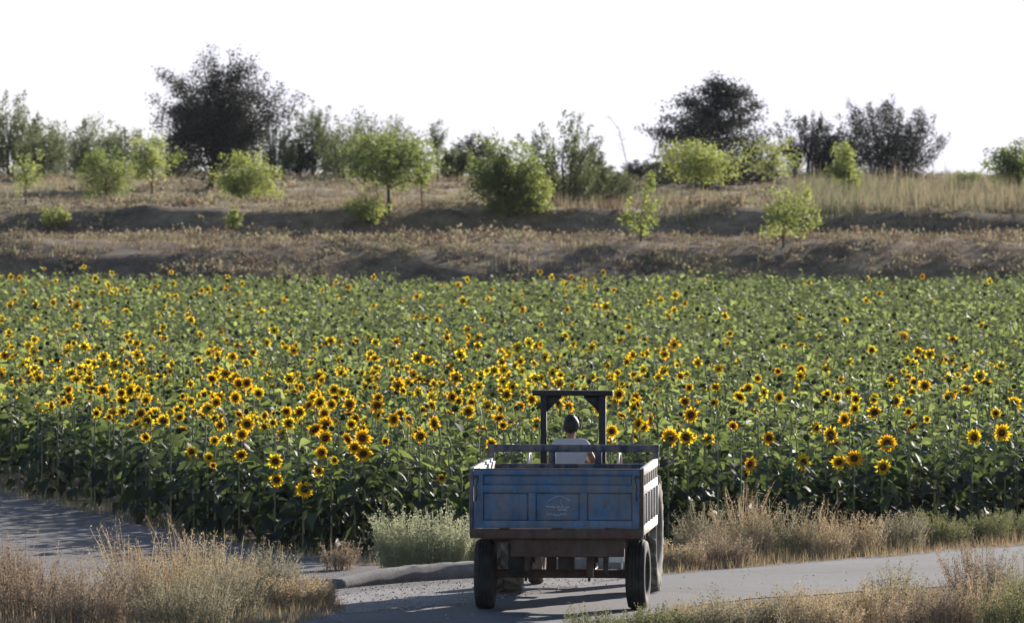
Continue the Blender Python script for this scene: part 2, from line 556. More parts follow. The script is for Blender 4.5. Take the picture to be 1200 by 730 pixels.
def stem_template(n, segs):
    """unit stem: straight up to 0.9, then nodding over towards +x"""
    s = Soup()
    pts = [(0, 0, 0), (0.004, 0, 0.5), (0.0, 0, 0.86), (0.012, 0, 0.95), (0.04, 0, 0.995), (0.062, 0, 1.0)]
    rad = [0.016, 0.014, 0.011, 0.010, 0.010, 0.010]
    if segs == 'lo': pts = [pts[0], pts[2], pts[5]]; rad = [0.016, 0.012, 0.010]
    s.tube(pts, rad, n, cap=False)
    return np.concatenate(s.v), [s.f[0][0]]


STEM_HI = stem_template(6, 'hi')
STEM_LO = stem_template(3, 'lo')

# ------------------------------------------------------------------ where the sunflowers grow
EDGE = np.array([(-60, 225), (-14, 151), (-8.3, 139), (-5.25, 125.5), (-3.2, 118.2), (-2.2, 115.4), (-0.5, 116.2), (2.4, 118.6), (7.35, 123), (12, 127.5), (40, 150)])
FAR_EDGE = 275.0


def front_edge(x): return np.interp(x, EDGE[:, 0], EDGE[:, 1])


pts = []
for d in np.arange(114, FAR_EDGE, 0.62):
    hw = d * 0.06 * 1.12 + 1.5
    n = int(2 * hw / 0.46)
    x = -hw + (np.arange(n) + rng.uniform(0, 1)) * 0.46 + rng.normal(0, 0.10, n)
    pts.append(np.stack([x, np.full(n, d) + rng.normal(0, 0.16, n)], 1))
P = np.concatenate(pts)
far = FAR_EDGE - 4 + vnoise(P[:, 0], P[:, 0] * 0, 21, 4) * 4
P = P[(P[:, 1] > front_edge(P[:, 0])) & (P[:, 1] < far)]
n0 = len(P)
H = 1.42 + vnoise(P[:, 0], P[:, 1], 31, 5.0) * 0.10 + rng.normal(0, 0.13, n0)
ex = P[:, 1] - front_edge(P[:, 0])
# how likely a plant is in open bloom here: the near middle and left of the field bloom most
px_ = 600 + P[:, 0] * F_PX / P[:, 1]
dens = np.interp(P[:, 1], [114, 120, 132, 150, 165, 185, 215, 275], [0.11, 0.17, 0.28, 0.28, 0.13, 0.045, 0.030, 0.026])
xr = P[:, 0] / P[:, 1] / 0.06           # -1..1 across the view, a ground-plan bearing
dens *= np.interp(xr, [-1.2, -0.2, 0.25, 0.5, 1.2], [1.2, 1.2, 0.75, 0.26, 0.24])
dens *= 1 + 0.85 * vnoise(P[:, 0], P[:, 1] * 0.5, 41, 2.4)
u = rng.random(n0)
STATE = np.where(u < dens, 2, np.where(u < dens + 0.13, 1, 0))     # 2 open flower, 1 bud or old head, 0 leafy
STATE[(P[:, 0] < -2.4) & (ex < 1.2)] = np.where(rng.random(((P[:, 0] < -2.4) & (ex < 1.2)).sum()) < 0.07, 2, 0)

# flowers one can pick out in the photograph
HEADS = [(227, 529), (243, 536), (252, 545), (280, 533), (252, 516), (262, 514), (273, 515), (283, 509), (256, 498), (230, 483), (215, 464), (375, 530), (388, 539), (377, 551),
         (378, 513), (322, 562), (355, 573), (321, 540), (426, 531), (416, 524), (449, 517), (412, 497), (420, 503), (427, 513), (316, 487), (321, 495), (340, 496), (314, 500), (360, 480),
         (302, 460), (279, 466), (272, 444), (115, 463), (111, 484), (171, 469), (171, 493), (86, 467), (202, 483), (303, 461), (175, 512), (900, 513), (1139, 512), (1178, 507), (1187, 473),
         (1167, 484), (978, 509), (951, 501), (813, 486), (806, 512), (789, 512), (862, 499), (887, 482), (889, 443), (936, 433), (913, 435), (871, 457), (1049, 445), (1061, 443), (1073, 448),
         (1084, 452), (1110, 421), (1090, 491), (1041, 519), (938, 541), (981, 541), (1001, 537), (886, 544), (1033, 547), (1021, 410), (1021, 467), (1025, 483), (853, 391), (1059, 395), (1081, 324),
         (951, 332), (536, 470), (516, 496), (491, 511), (577, 520), (518, 560), (548, 482), (716, 505), (742, 478), (752, 500), (662, 462), (590, 498), (470, 485), (627, 468)]
MP, MH = [], []
for px, py in HEADS:
    zh = 1.52 + rng.normal(0, 0.04)
    x, d = at(px, py, zh)
    e = front_edge(x) + 0.35
    if d < e:
        d = float(e + rng.uniform(0, 0.25)); x = (px - 600) * d / F_PX
        zh = CAM_H - (py - 176) * d / F_PX
    MP.append((x, d)); MH.append(zh)
MP = np.array(MP); MH = np.array(MH)
# make room for them, and keep other blooms from crowding the outermost rows
dd = np.sqrt(((P[:, None, :] - MP[None]) ** 2).sum(2)).min(1)
keep = dd > 0.22
P, H, STATE, ex = P[keep], H[keep], STATE[keep], ex[keep]
STATE[(ex < 1.5) & (STATE == 2) & (rng.random(len(P)) < 0.75)] = 0
P = np.concatenate([MP, P]); H = np.concatenate([MH, H]); STATE = np.concatenate([np.full(len(MP), 2), STATE])
nP = len(P)
PICKED = np.arange(nP) < len(MP)
ex = P[:, 1] - front_edge(P[:, 0])
H = np.where(STATE == 2, H + np.where(PICKED, 0, 0.08), H)
FACE = R(-90) + rng.normal(0, 0.6, nP) + 0.10          # flowers look towards the road
FACE = np.where(PICKED, R(-90) + rng.normal(0, 0.33, nP), FACE)
TILT = -np.abs(rng.normal(0.16, 0.2, nP)); TILT = np.where(PICKED, rng.normal(-0.10, 0.2, nP), TILT)
odd = (rng.random(nP) < 0.26) & ~PICKED
TILT = np.where(odd, TILT - rng.uniform(0.4, 0.9, nP), TILT)
PXL = 600 + P[:, 0] * F_PX / P[:, 1]
inview = (PXL > -5) & (PXL < 1205)

# the 300 that show largest: those picked out, the outermost row, then the nearest blooms
order = []
order += list(np.where(PICKED)[0])
rowm = np.where((~PICKED) & inview & (ex < 0.75))[0]
hidden = (PXL[rowm] > 560) & (PXL[rowm] < 765)
rowm = rowm[~hidden]
rowm = rowm[np.argsort(P[rowm, 1])][:112]
order += list(rowm)
bl = np.where((~PICKED) & inview & (STATE == 2) & (ex >= 0.75))[0]
bl = bl[np.argsort(P[bl, 1])]
order += list(bl[:300 - len(order)])
IND = np.zeros(nP, bool); IND[order] = True

# ---- meshes shared by the single sunflowers
def tmesh(name, tmpl, mat, smooth=True):
    s = Soup(); s.raw(tmpl[0], tmpl[1]); return s.mesh(name, mat, smooth)


ME_LEAF = [tmesh('leaf', t, M['sf_leaf']) for t in LEAF_HI]
ME_PET = [tmesh('petal_ring', t, M['petal'], False) for t in PET_HI]
ME_DISC = tmesh('seed_disc', DISC_HI, M['disc'])
ME_CUP = tmesh('flower_head', CUP_HI, M['sf_leaf'])
ME_BCUP = tmesh('bud', BUD_CUP, M['sf_leaf'])
ME_BDISC = tmesh('bud_disc', BUD_DISC, M['bud'])
ME_STEM = tmesh('stem', STEM_HI, M['sf_stem'])


def mat4(M3, t=(0, 0, 0)):
    m = Matrix(np.asarray(M3).tolist()).to_4x4(); m.translation = Vector([float(q) for q in t]); return m


def leaf_layout(h, n, r):
    """heights, azimuths, pitches and lengths of n leaves on a stem h tall"""
    t = np.linspace(0.10, 0.95, n) + r.normal(0, 0.02, n)
    az = np.arange(n) * 2.4 + r.uniform(0, 6.28) + r.normal(0, 0.3, n)
    L = np.interp(t, [0.1, 0.45, 0.75, 0.95], [0.26, 0.32, 0.29, 0.18]) * (1 + r.normal(0, 0.2, n))
    pitch = np.interp(t, [0.1, 0.6, 0.95], [-0.35, -0.05, 0.35]) + r.normal(0, 0.2, n)
    return t * h, az, pitch, L


def nth(k):
    w = ['first', 'second', 'third', 'fourth', 'fifth', 'sixth', 'seventh', 'eighth', 'ninth', 'tenth', 'eleventh', 'twelfth', 'thirteenth', 'fourteenth', 'fifteenth', 'sixteenth', 'seventeenth',
         'eighteenth', 'nineteenth', 'twentieth']
    if k < 20: return w[k]
    tens = {2: 'twenty', 3: 'thirty', 4: 'forty', 5: 'fifty', 6: 'sixty', 7: 'seventy', 8: 'eighty', 9: 'ninety'}
    q = k + 1
    if q % 10 == 0: return {30: 'thirtieth', 40: 'fortieth', 50: 'fiftieth', 60: 'sixtieth', 70: 'seventieth', 80: 'eightieth', 90: 'ninetieth'}[q]
    return tens[q // 10] + '-' + w[q % 10 - 1]


HSZ = np.where(PICKED & (PXL > 770) & (ex < 1.5), rng.normal(0.94, 0.06, nP), np.clip(0.72 + rng.normal(0.0, 0.15, nP), 0.42, 1.05))
# labels: the outer plants are counted off from the trailer, inner blooms are told by what they stand behind
idx = np.where(IND)[0]
rank = {}
sets = {'front_right': [], 'front_left': [], 'leafy_right': [], 'leafy_left': []}
for i in idx:
    side = 'right' if PXL[i] > 660 else 'left'
    if STATE[i] == 2 and (ex[i] < 2.6) : sets['front_' + side].append(i)
    elif ex[i] < 0.75 and STATE[i] != 2: sets['leafy_' + side].append(i)
for k, v in sets.items():
    v.sort(key=lambda i: abs(PXL[i] - 660))
    for r_, i in enumerate(v): rank[i] = (k, r_)


def sf_label(i):
    if i in rank:
        k, r_ = rank[i]
        if k == 'front_right': return f'{nth(r_)} open sunflower rightwards from the trailer along the field front', 'sunflowers along the field front'
        if k == 'front_left': return f'{nth(r_)} open sunflower leftwards from the trailer along the field front', 'sunflowers along the field front'
        if k == 'leafy_right': return f'{nth(r_)} flowerless sunflower plant rightwards from the trailer in the outermost row', 'leafy plants of the outermost row'
        return f'{nth(r_)} flowerless sunflower plant leftwards from the trailer in the outermost row', 'leafy plants of the outermost row'
    p = PXL[i]; near = P[i, 1] < 140
    where = ('at the left end of the blooms' if p < 160 else 'behind the shaded front by the track' if p < 330 else 'between the dirt track and the trailer' if p < 552
             else 'directly behind the tractor and its frame' if p < 770 else 'behind the weeds right of the trailer' if p < 1000 else 'near the right end of the field')
    o_ = FACE[i] + R(90)
    turn = 'nodding' if TILT[i] < -0.4 else 'turned right' if o_ > 0.45 else 'turned left' if o_ < -0.35 else 'facing the road'
    size = 'large' if HSZ[i] > 0.80 else 'small' if HSZ[i] < 0.63 else 'middling'
    lab = f"{size} {'nearer' if near else 'farther'} sunflower {turn} within the field {where}"
    return lab, 'sunflowers inside the field ' + where


for i in order:
    r = np.random.default_rng(1000 + int(i))
    x, d = P[i]; h = float(H[i]); az = float(FACE[i])
    root = empty('sunflower', (x, d, 0))
    lab, grp = sf_label(i)
    tag(root, lab, 'sunflower', grp)
    s = link('stem', ME_STEM, root); s.matrix_basis = Matrix.Rotation(az, 4, 'Z') @ Matrix.Diagonal((1.0, 1.0, h, 1.0))
    nl = 20 if ex[i] < 1.0 else 10
    if ex[i] >= 1.0:
        zz, la, lp, L = (q[-nl:] for q in leaf_layout(h, 16, r))
    else:
        zz, la, lp, L = leaf_layout(h, nl, r)
    MM = rot(la, lp, r.normal(0, 0.4, nl), L)
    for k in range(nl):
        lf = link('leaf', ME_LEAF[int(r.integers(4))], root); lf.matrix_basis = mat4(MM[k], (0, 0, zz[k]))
        tv = float(np.clip(0.75 * (zz[k] / h) ** 3 + r.normal(0, 0.16), 0, 1)); lf.color = (tv, tv, tv, 1)  # lower leaves darker: age, with shade put into the tint
    if STATE[i] >= 1:
        sc_ = float(HSZ[i])
        tip = (0.062 * math.cos(az), 0.062 * math.sin(az), h)
        m = mat4(rot(az, TILT[i], r.uniform(0, 6.28), sc_), Vector(tip) + Vector((math.cos(az), math.sin(az), 0)) * 0.045)
        hd = link('flower_head', ME_CUP if STATE[i] == 2 else ME_BCUP, root); hd.matrix_basis = m
        link('seed_disc', ME_DISC if STATE[i] == 2 else ME_BDISC, hd)
        hd.color = (0.4, 0.4, 0.4, 1); s.color = (0.4, 0.4, 0.4, 1)
        if STATE[i] == 2:
            pr = link('petal_ring', ME_PET[int(r.choice([0, 0, 1, 1, 2, 2, 3]))], hd); tv = float(r.random()); pr.color = (tv, tv, tv, 1)

# ---- all the others, as one mass
mass = Soup()
rest = np.where(~IND)[0]
nr = (P[rest, 1] < 134) & (ex[rest] < 4.0)
hi = rest[nr]; lo = rest[~nr & (P[rest, 1] < 165)]; lo2 = rest[P[rest, 1] >= 165]
LEAF_FAR = []
for b_ in (0.35, 0.6, 0.9):
    LEAF_FAR.append((np.array([(0.1, 0, 0.02), (0.5, 0.36, 0.16 - b_ * 0.2), (1.0, 0, 0.30 - b_), (0.5, -0.36, 0.16 - b_ * 0.2), (0.5, 0, 0.10 - b_ * 0.25)]), [np.array([(0, 4, 1), (1, 4, 2), (2, 4, 3), (3, 4, 0)])]))
for grp, near in ((hi, True), (lo, False), (lo2, False)):
    T0 = np.stack([P[grp, 0], P[grp, 1], np.zeros(len(grp))], 1)
    hh = H[grp]; tint = rng.random(len(grp)) * 0.9
    Rm = rot(FACE[grp], 0, 0, 1.0); Rm[:, 2, 2] *= hh
    sv, sf = STEM_HI if near else STEM_LO
    mass.inst(sv, sf, Rm, T0, 1, tint)
    nl = 17 if near else 12 if P[grp, 1].min() >= 164 else 13
    ts = np.linspace(0.15 if near else 0.45 if P[grp, 1].min() < 164 else 0.55, 0.95, nl)
    ph = rng.uniform(0, 6.28, len(grp))
    for k in range(nl):
        t = ts[k] + rng.normal(0, 0.025, len(grp))
        L = np.interp(t, [0.1, 0.45, 0.75, 0.95], [0.28, 0.31, 0.255, 0.13]) * (1 + rng.normal(0, 0.2, len(grp)))
        pit = np.interp(t, [0.1, 0.6, 0.95], [-0.35, -0.05, 0.40]) + rng.normal(0, 0.35, len(grp))
        az = ph + k * 2.4 + rng.normal(0, 0.3, len(grp))
        pos = T0.copy(); pos[:, 2] = t * hh
        MM = rot(az, pit, rng.normal(0, 0.45, len(grp)), L)
        which = rng.integers(0, 3, len(grp))
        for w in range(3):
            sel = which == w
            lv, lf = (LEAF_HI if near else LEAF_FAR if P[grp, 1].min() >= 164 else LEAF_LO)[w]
            mass.inst(lv, lf, MM[sel], pos[sel], 0, np.clip((0.75 if near else 1.0) * np.clip(t[sel], 0, 1) ** 2.5 + (tint[sel] - 0.45) * 0.35 + rng.normal(0, 0.12, sel.sum()), 0, 1))  # tint darkens down the stem: leaf age plus painted shade
    stt = STATE[grp]
    tip = T0 + np.stack([0.10 * np.cos(FACE[grp]), 0.10 * np.sin(FACE[grp]), hh], 1)
    hs = np.clip(0.70 + rng.normal(0, 0.16, len(grp)), 0.36, 1.05)
    RH = rot(FACE[grp], TILT[grp], rng.uniform(0, 6.28, len(grp)), hs)
    op = stt == 2; bu = stt == 1
    cup, dsc = (CUP_HI, DISC_HI) if near else (CUP_LO, DISC_LO)
    mass.inst(cup[0], cup[1], RH[op], tip[op], 0, tint[op])
    mass.inst(dsc[0], dsc[1], RH[op], tip[op], 2, tint[op])
    w = rng.integers(0, 2, len(grp))
    for q in (0, 1):
        pr = (PET_HI if near else PET_LO)[q]
        sel = op & (w == q)
        mass.inst(pr[0], pr[1], RH[sel], tip[sel], 3, rng.random(sel.sum()))
    mass.inst(BUD_CUP[0], BUD_CUP[1], RH[bu], tip[bu], 0, tint[bu])
    mass.inst(BUD_DISC[0], BUD_DISC[1], RH[bu], tip[bu], 4, tint[bu])
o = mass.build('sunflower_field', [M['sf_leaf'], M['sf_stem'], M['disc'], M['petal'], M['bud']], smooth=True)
o.color = (0, 0, 0, 1)
tag(o, 'wide green field of sunflowers filling the middle ground up to the hill', 'sunflower field', kind='stuff')

# ------------------------------------------------------------------ trees and shrubs on the hill
M['bark'] = plain('bark', (0.10, 0.075, 0.055), 0.9, var=0.5, scale=12)
M['dark_leaf'] = foliage('dark_evergreen_leaf', [(0, (0.016, 0.017, 0.020)), (1, (0.040, 0.042, 0.040))], [(0, (0.04, 0.045, 0.035)), (1, (0.10, 0.105, 0.07))], 0.2, 0.6, 0.25, False)
M['olive_leaf'] = foliage('greygreen_leaf', [(0, (0.050, 0.064, 0.034)), (1, (0.10, 0.115, 0.06))], [(0, (0.10, 0.125, 0.05)), (1, (0.21, 0.235, 0.09))], 0.4, 0.6, 0.25, False)
M['green_leaf'] = foliage('midgreen_leaf', [(0, (0.055, 0.078, 0.028)), (1, (0.10, 0.13, 0.045))], [(0, (0.16, 0.215, 0.045)), (1, (0.33, 0.375, 0.09))], 0.45, 0.6, 0.3, False)
M['light_leaf'] = foliage('lightgreen_leaf', [(0, (0.080, 0.105, 0.038)), (1, (0.15, 0.175, 0.065))], [(0, (0.25, 0.31, 0.06)), (1, (0.47, 0.50, 0.13))], 0.48, 0.6, 0.3, False)

LQ = np.array([(0, 0, 0), (0.45, 0.28, 0.05), (1, 0, -0.08), (0.45, -0.28, 0.05)])
LQF = [np.array([(0, 1, 2, 3)])]


def tree(name, px, ytop, ybase, wpx, mat, style, label, cat='tree', leaves=2500, leaf=0.16, trunk=0.0, depth=None, seed=0, group=None, lean=0.0, clumps=None):
    """style: round | feather | sapling | conifer.  The height and width come from the photo at the tree's own distance."""
    r = np.random.default_rng(500 + seed)
    d = depth or solve_depth(px, ybase)
    ppm = F_PX / d
    x = (px - 600) / ppm
    z0 = terrain1(x, d) - 0.05
    Ht = (ybase - ytop) / ppm * 1.08
    W = wpx / ppm / 2 * (1.15 if style != 'conifer' else 1.05)
    if style == 'conifer': Ht /= 1.08
    root = empty(name, (x, d, z0))
    tag(root, label, cat, group)
    wood, crown = Soup(), Soup()
    tb = trunk * Ht
    zc, rz = (tb + Ht) / 2, (Ht - tb) / 2
    tr = max(0.022, (0.013 if style == 'sapling' else 0.020) * Ht)
    nsh = clumps or (max(14, int(12 + 14 * W)) if style == 'sapling' else max(20, int(26 + 36 * W)))
    # trunk
    wig = r.normal(0, 0.018 * Ht, (4, 2))
    tz = tb + (0.85 if style == 'conifer' else 0.55) * (Ht - tb)
    tp = np.array([(0, 0, 0)] + [(lean * W * t + wig[i, 0] * t, wig[i, 1] * t, tz * t) for i, t in enumerate((0.3, 0.55, 0.8, 1.0))])
    wood.tube(tp, np.linspace(tr * 1.3, tr * 0.35, 5), 6)
    # shoots: from the trunk out to an uneven outline
    az = r.uniform(0, 6.28, nsh)
    dirz = r.uniform(-0.85, 1.0, nsh)
    rag = r.uniform(0.66, 1.0, nsh) + 0.24 * (r.random(nsh) < 0.2)
    rag *= 1 + 0.16 * vnoise(az * 1.2, dirz * 2.0, seed, 1.0)
    if style == 'conifer':
        hz = r.uniform(-0.95, 0.95, nsh); wid = np.interp(hz, [-1, -0.65, -0.1, 0.5, 0.74, 1], [0.95, 1.0, 1.0, 0.88, 0.42, 0.12])
        tier = np.round(hz * 4) / 4; hz = hz * 0.8 + tier * 0.2; tip_x = np.interp(hz, [0.2, 0.9], [0, 0.22]) * W
        E = np.stack([np.cos(az) * wid * rag * W + tip_x, np.sin(az) * wid * rag * W, zc + hz * rz + 0.05 * Ht], 1)
        S0 = np.stack([tip_x, 0 * az, zc + hz * rz - 0.03 * Ht], 1)
    else:
        hor = np.sqrt(np.clip(1 - dirz ** 2, 0, 1)); hor = np.where(dirz < 0, np.maximum(hor, 0.72), hor)
        E = np.stack([np.cos(az) * hor * rag * W + lean * W * (dirz + 1), np.sin(az) * hor * rag * W, zc + dirz * rag * rz], 1)
        if style == 'feather':
            t0 = r.uniform(0.02, 0.45, nsh); S0 = np.stack([E[:, 0] * 0.35, E[:, 1] * 0.35, np.minimum(tb + t0 * (Ht - tb), E[:, 2] - 0.25 * rz)], 1)
        else:
            t0 = r.uniform(0.12 if trunk == 0 else 0.35, 1.0, nsh)
            S0 = np.stack([np.interp(t0, np.linspace(0, 1, 5), tp[:, j]) for j in range(3)], 1); S0[:, 2] = np.minimum(S0[:, 2], E[:, 2] + 0.1 * rz)
    S0[:, 2] = np.maximum(S0[:, 2], 0.02 * Ht); E[:, 2] = np.maximum(E[:, 2], max(0.05 * Ht, tb * 0.85))
    Md = (S0 + E) / 2 + np.stack([0 * az, 0 * az, 0.07 * Ht * r.uniform(-0.3, 1, nsh)], 1)
    for k in range(min(nsh, 34)):
        wood.tube([S0[k], Md[k], E[k]], [tr * 0.45, tr * 0.25, 0.006], 4)
    lo_, spread, tip_, flat = {'round': (0.22, 0.17, 0.45, 1.0), 'feather': (0.12, 0.13, 0.35, 1.4), 'sapling': (0.20, 0.21, 0.7, 0.9), 'conifer': (0.10, 0.15, 0.55, 0.62)}[style]
    n = max(60, int(leaves * (3.2 if style == 'sapling' else 1.95)))
    wgt = np.linalg.norm(E - S0, axis=1) + 0.2 * W; wgt *= r.uniform(0.4, 1.6, nsh)
    ci = r.choice(nsh, n, p=wgt / wgt.sum())
    t = lo_ + (1 - lo_) * r.random(n) ** 0.85
    t_ = t[:, None]
    pos = S0[ci] * (1 - t_) ** 2 + 2 * Md[ci] * t_ * (1 - t_) + E[ci] * t_ ** 2
    sg = spread * W * (1 - (1 - tip_) * t ** 1.5)
    jit = np.clip(r.normal(0, 1, (n, 3)), -1.7, 1.7) * sg[:, None]; jit[:, 2] *= flat
    # leaves sit together in small sprays
    spray = r.normal(0, 1, (nsh, 7, 3))
    jit = 0.62 * jit + 0.62 * spray[ci, np.minimum((t * 7).astype(int), 6)] * sg[:, None] * np.array([1, 1, flat])
    pos = pos + jit
    ok = pos[:, 2] > max(0.04 * Ht, tb * 0.8)
    pos = pos[ok]; ci = ci[ok]; n = len(pos)
    sz = (0.48 if style == 'sapling' else 0.62) * leaf * (0.5 + 0.9 * r.random(n))
    Mx = rot(r.uniform(0, 6.28, n), r.normal(-0.2 if style != 'feather' else 0.7, 0.6, n), r.uniform(-1.5, 1.5, n), sz)
    tone = r.random(nsh)
    crown.inst(LQ, LQF, Mx, pos, 0, np.clip(tone[ci] * 0.7 + 0.3 * r.random(n), 0, 1))
    wood.build('trunk', M['bark'], root, True)
    crown.build('crown', M[mat], root)
    return root


T = tree
T('broad_tree', 10, 112, 208, 85, 'olive_leaf', 'feather', 'olive green tree cut by the left edge of the picture', leaves=5200, leaf=0.17, seed=1)
T('broad_tree', 88, 136, 206, 115, 'olive_leaf', 'feather', 'low spreading greyish tree between the left edge tree and the big dark tree', leaves=6500, leaf=0.17, seed=2)
T('young_tree', 124, 172, 236, 68, 'green_leaf', 'sapling', 'small mid green tree left of the pale sapling on the upper terrace', leaves=1500, leaf=0.19, seed=3)
T('young_tree', 30, 180, 240, 42, 'light_leaf', 'sapling', 'thin sparse sapling in front of the leftmost tree', leaves=320, leaf=0.2, seed=33, trunk=0.2)
T('young_tree', 178, 155, 228, 62, 'light_leaf', 'sapling', 'pale green loose sapling just left of the big dark tree', leaves=1000, leaf=0.21, trunk=0.2, seed=4)
T('large_tree', 246, 66, 222, 150, 'dark_leaf', 'round', 'biggest tree, dark and dense, with ragged top on the ridge', leaves=30000, leaf=0.16, seed=5, lean=0.10, clumps=130)
T('young_tree', 291, 178, 234, 78, 'light_leaf', 'sapling', 'bright green bushy young tree at the foot of the big dark tree', leaves=2000, leaf=0.2, seed=6)
T('broad_tree', 367, 124, 206, 66, 'olive_leaf', 'feather', 'narrow grey feathery tree right beside the big dark tree', leaves=4200, leaf=0.15, seed=7)
T('shrub', 352, 168, 208, 48, 'dark_leaf', 'round', 'low dark shrub under the grey feathery tree', 'shrub', leaves=2500, leaf=0.15, seed=8)
T('broad_tree', 436, 138, 207, 118, 'olive_leaf', 'feather', 'wide grey green tree on the ridge behind the tree with visible trunk', leaves=6500, leaf=0.16, seed=9)
T('young_tree', 455, 158, 251, 112, 'green_leaf', 'round', 'green round young tree whose thin trunk shows above the bank', leaves=4200, leaf=0.17, trunk=0.32, seed=10)
T('shrub', 430, 230, 263, 50, 'light_leaf', 'round', 'small yellow green shrub on the bank below the tree with visible trunk', 'shrub', leaves=900, leaf=0.16, seed=11)
T('young_tree', 494, 185, 243, 32, 'light_leaf', 'sapling', 'slender little sapling right of the tree with visible trunk', leaves=500, leaf=0.17, trunk=0.3, seed=12)
T('thin_tree', 513, 147, 212, 30, 'olive_leaf', 'sapling', 'thin wispy tree against the sky in the gap of the ridge', leaves=480, leaf=0.17, trunk=0.3, seed=13)
T('shrub', 552, 160, 208, 56, 'dark_leaf', 'round', 'dark shrub on the ridge behind the leafy green trees in the middle', 'shrub', leaves=2800, leaf=0.16, seed=14)
T('young_tree', 596, 164, 256, 98, 'green_leaf', 'round', 'dense leafy green tree in the middle reaching down to the bank', leaves=5200, leaf=0.20, seed=15)
T('broad_tree', 660, 140, 240, 92, 'olive_leaf', 'feather', 'pale grey green tree with loose upright top in the middle', leaves=4800, leaf=0.16, seed=16)
T('young_tree', 630, 196, 250, 50, 'light_leaf', 'sapling', 'bright leafy bush joined between the two middle trees', leaves=1200, leaf=0.19, seed=17)
T('shrub', 716, 196, 240, 58, 'olive_leaf', 'feather', 'grey green shrub beside a tall bare stalk', 'shrub', leaves=2200, leaf=0.14, seed=18)
T('shrub', 746, 188, 214, 34, 'dark_leaf', 'round', 'small dark shrub at the foot of the spreading dark tree', 'shrub', leaves=1300, leaf=0.14, seed=19)
T('young_tree', 751, 206, 282, 50, 'light_leaf', 'sapling', 'pale sapling standing on the bank left of the spreading dark tree', leaves=420, leaf=0.21, seed=20, clumps=9)
T('conifer_tree', 828, 98, 220, 146, 'dark_leaf', 'conifer', 'dark broad spreading evergreen with a pointed top', leaves=19000, leaf=0.17, seed=21, clumps=130)
T('young_tree', 822, 168, 224, 98, 'light_leaf', 'sapling', 'bright green young tree in front of the dark evergreen', leaves=1900, leaf=0.21, trunk=0.2, seed=22)
T('feathery_tree', 946, 128, 216, 76, 'dark_leaf', 'feather', 'narrower dark feathery tree between the evergreen and the wide feathery tree', leaves=7500, leaf=0.14, seed=123, clumps=80)
T('feathery_tree', 1040, 118, 215, 112, 'dark_leaf', 'feather', 'wide dark feathery tree with upright shoots on the right ridge', leaves=13000, leaf=0.14, seed=124, clumps=130)
T('young_tree', 905, 166, 218, 62, 'light_leaf', 'sapling', 'pale tiered sapling crown between the evergreen and the dark feathery tree', leaves=700, leaf=0.22, trunk=0.2, seed=25)
T('young_tree', 918, 214, 290, 70, 'light_leaf', 'sapling', 'pale green sapling growing low on the shaded bank', leaves=700, leaf=0.22, seed=26, clumps=11)
T('young_tree', 995, 170, 230, 48, 'light_leaf', 'sapling', 'upright bright sapling in front of the two dark feathery trees', leaves=1200, leaf=0.2, seed=27)
T('broad_tree', 1190, 168, 226, 74, 'green_leaf', 'round', 'green leafy bush cut by the right edge of the picture', leaves=3000, leaf=0.19, seed=28)
T('shrub', 1132, 200, 218, 40, 'green_leaf', 'round', 'low shrub on the skyline right of the feathery trees', 'shrub', leaves=800, leaf=0.14, seed=29)
T('shrub', 63, 236, 270, 36, 'light_leaf', 'sapling', 'small pale shrub on the bank near the left edge', 'shrub', leaves=420, leaf=0.17, seed=30)
T('shrub', 272, 242, 273, 22, 'light_leaf', 'round', 'tiny bright green shrub on the bank under the big dark tree', 'shrub', leaves=520, leaf=0.13, seed=31)

for k, (px, yt, yb, w, m, lab) in enumerate([
        (50, 150, 209, 64, 'olive_leaf', 'grey green bush between the left edge tree and the spreading greyish tree'), (146, 150, 208, 64, 'olive_leaf', 'grey green bush behind the small mid green tree'),
        (208, 160, 210, 44, 'olive_leaf', 'narrow bush touching the left side of the big dark tree'), (322, 150, 210, 52, 'olive_leaf', 'loose grey bush touching the right side of the big dark tree'),
        (402, 146, 209, 66, 'olive_leaf', 'greyish bush between the grey feathery tree and the tree with visible trunk'), (535, 172, 211, 44, 'olive_leaf', 'low grey bush right of the thin wispy tree'),
        (690, 172, 226, 52, 'olive_leaf', 'loose grey bush between the pale middle tree and the bare stalk'), (775, 186, 216, 40, 'olive_leaf', 'low bush under the left branches of the dark evergreen'),
        (880, 168, 216, 50, 'dark_leaf', 'dark bush touching the right side of the dark evergreen'), (985, 160, 216, 50, 'dark_leaf', 'dark bush between the two dark feathery trees')]):
    T('ridge_bush', px, yt, yb, w, m, 'feather', lab, 'bush', leaves=3000, leaf=0.15, seed=200 + k, group='bushes along the ridge')

# bare stalk against the sky
d = solve_depth(735, 222); ppm = F_PX / d; x = (735 - 600) / ppm; z0 = terrain1(x, d)
s = Soup()
s.tube([(0, 0, -0.1), (-0.05, 0, 1.2), (-0.35, 0, 2.5), (-0.8, 0, 3.1)], [0.02, 0.016, 0.012, 0.006], 5)
for k in range(16):
    t = random.uniform(1.3, 3.0); b = np.array([np.interp(t, [0, 1.2, 2.5, 3.1], [0, -0.05, -0.35, -0.8]), 0, t])
    s.tube([b, b + np.array([random.uniform(-.35, .3), random.uniform(-.2, .2), random.uniform(.05, .3)])], [0.008, 0.003], 3)
o = s.build('dead_stalk', plain('dry_wood', (0.30, 0.25, 0.20), 0.9)); o.location = (x, d, z0)
tag(o, 'tall bare dead stalk against the sky left of the evergreen', 'dead plant')

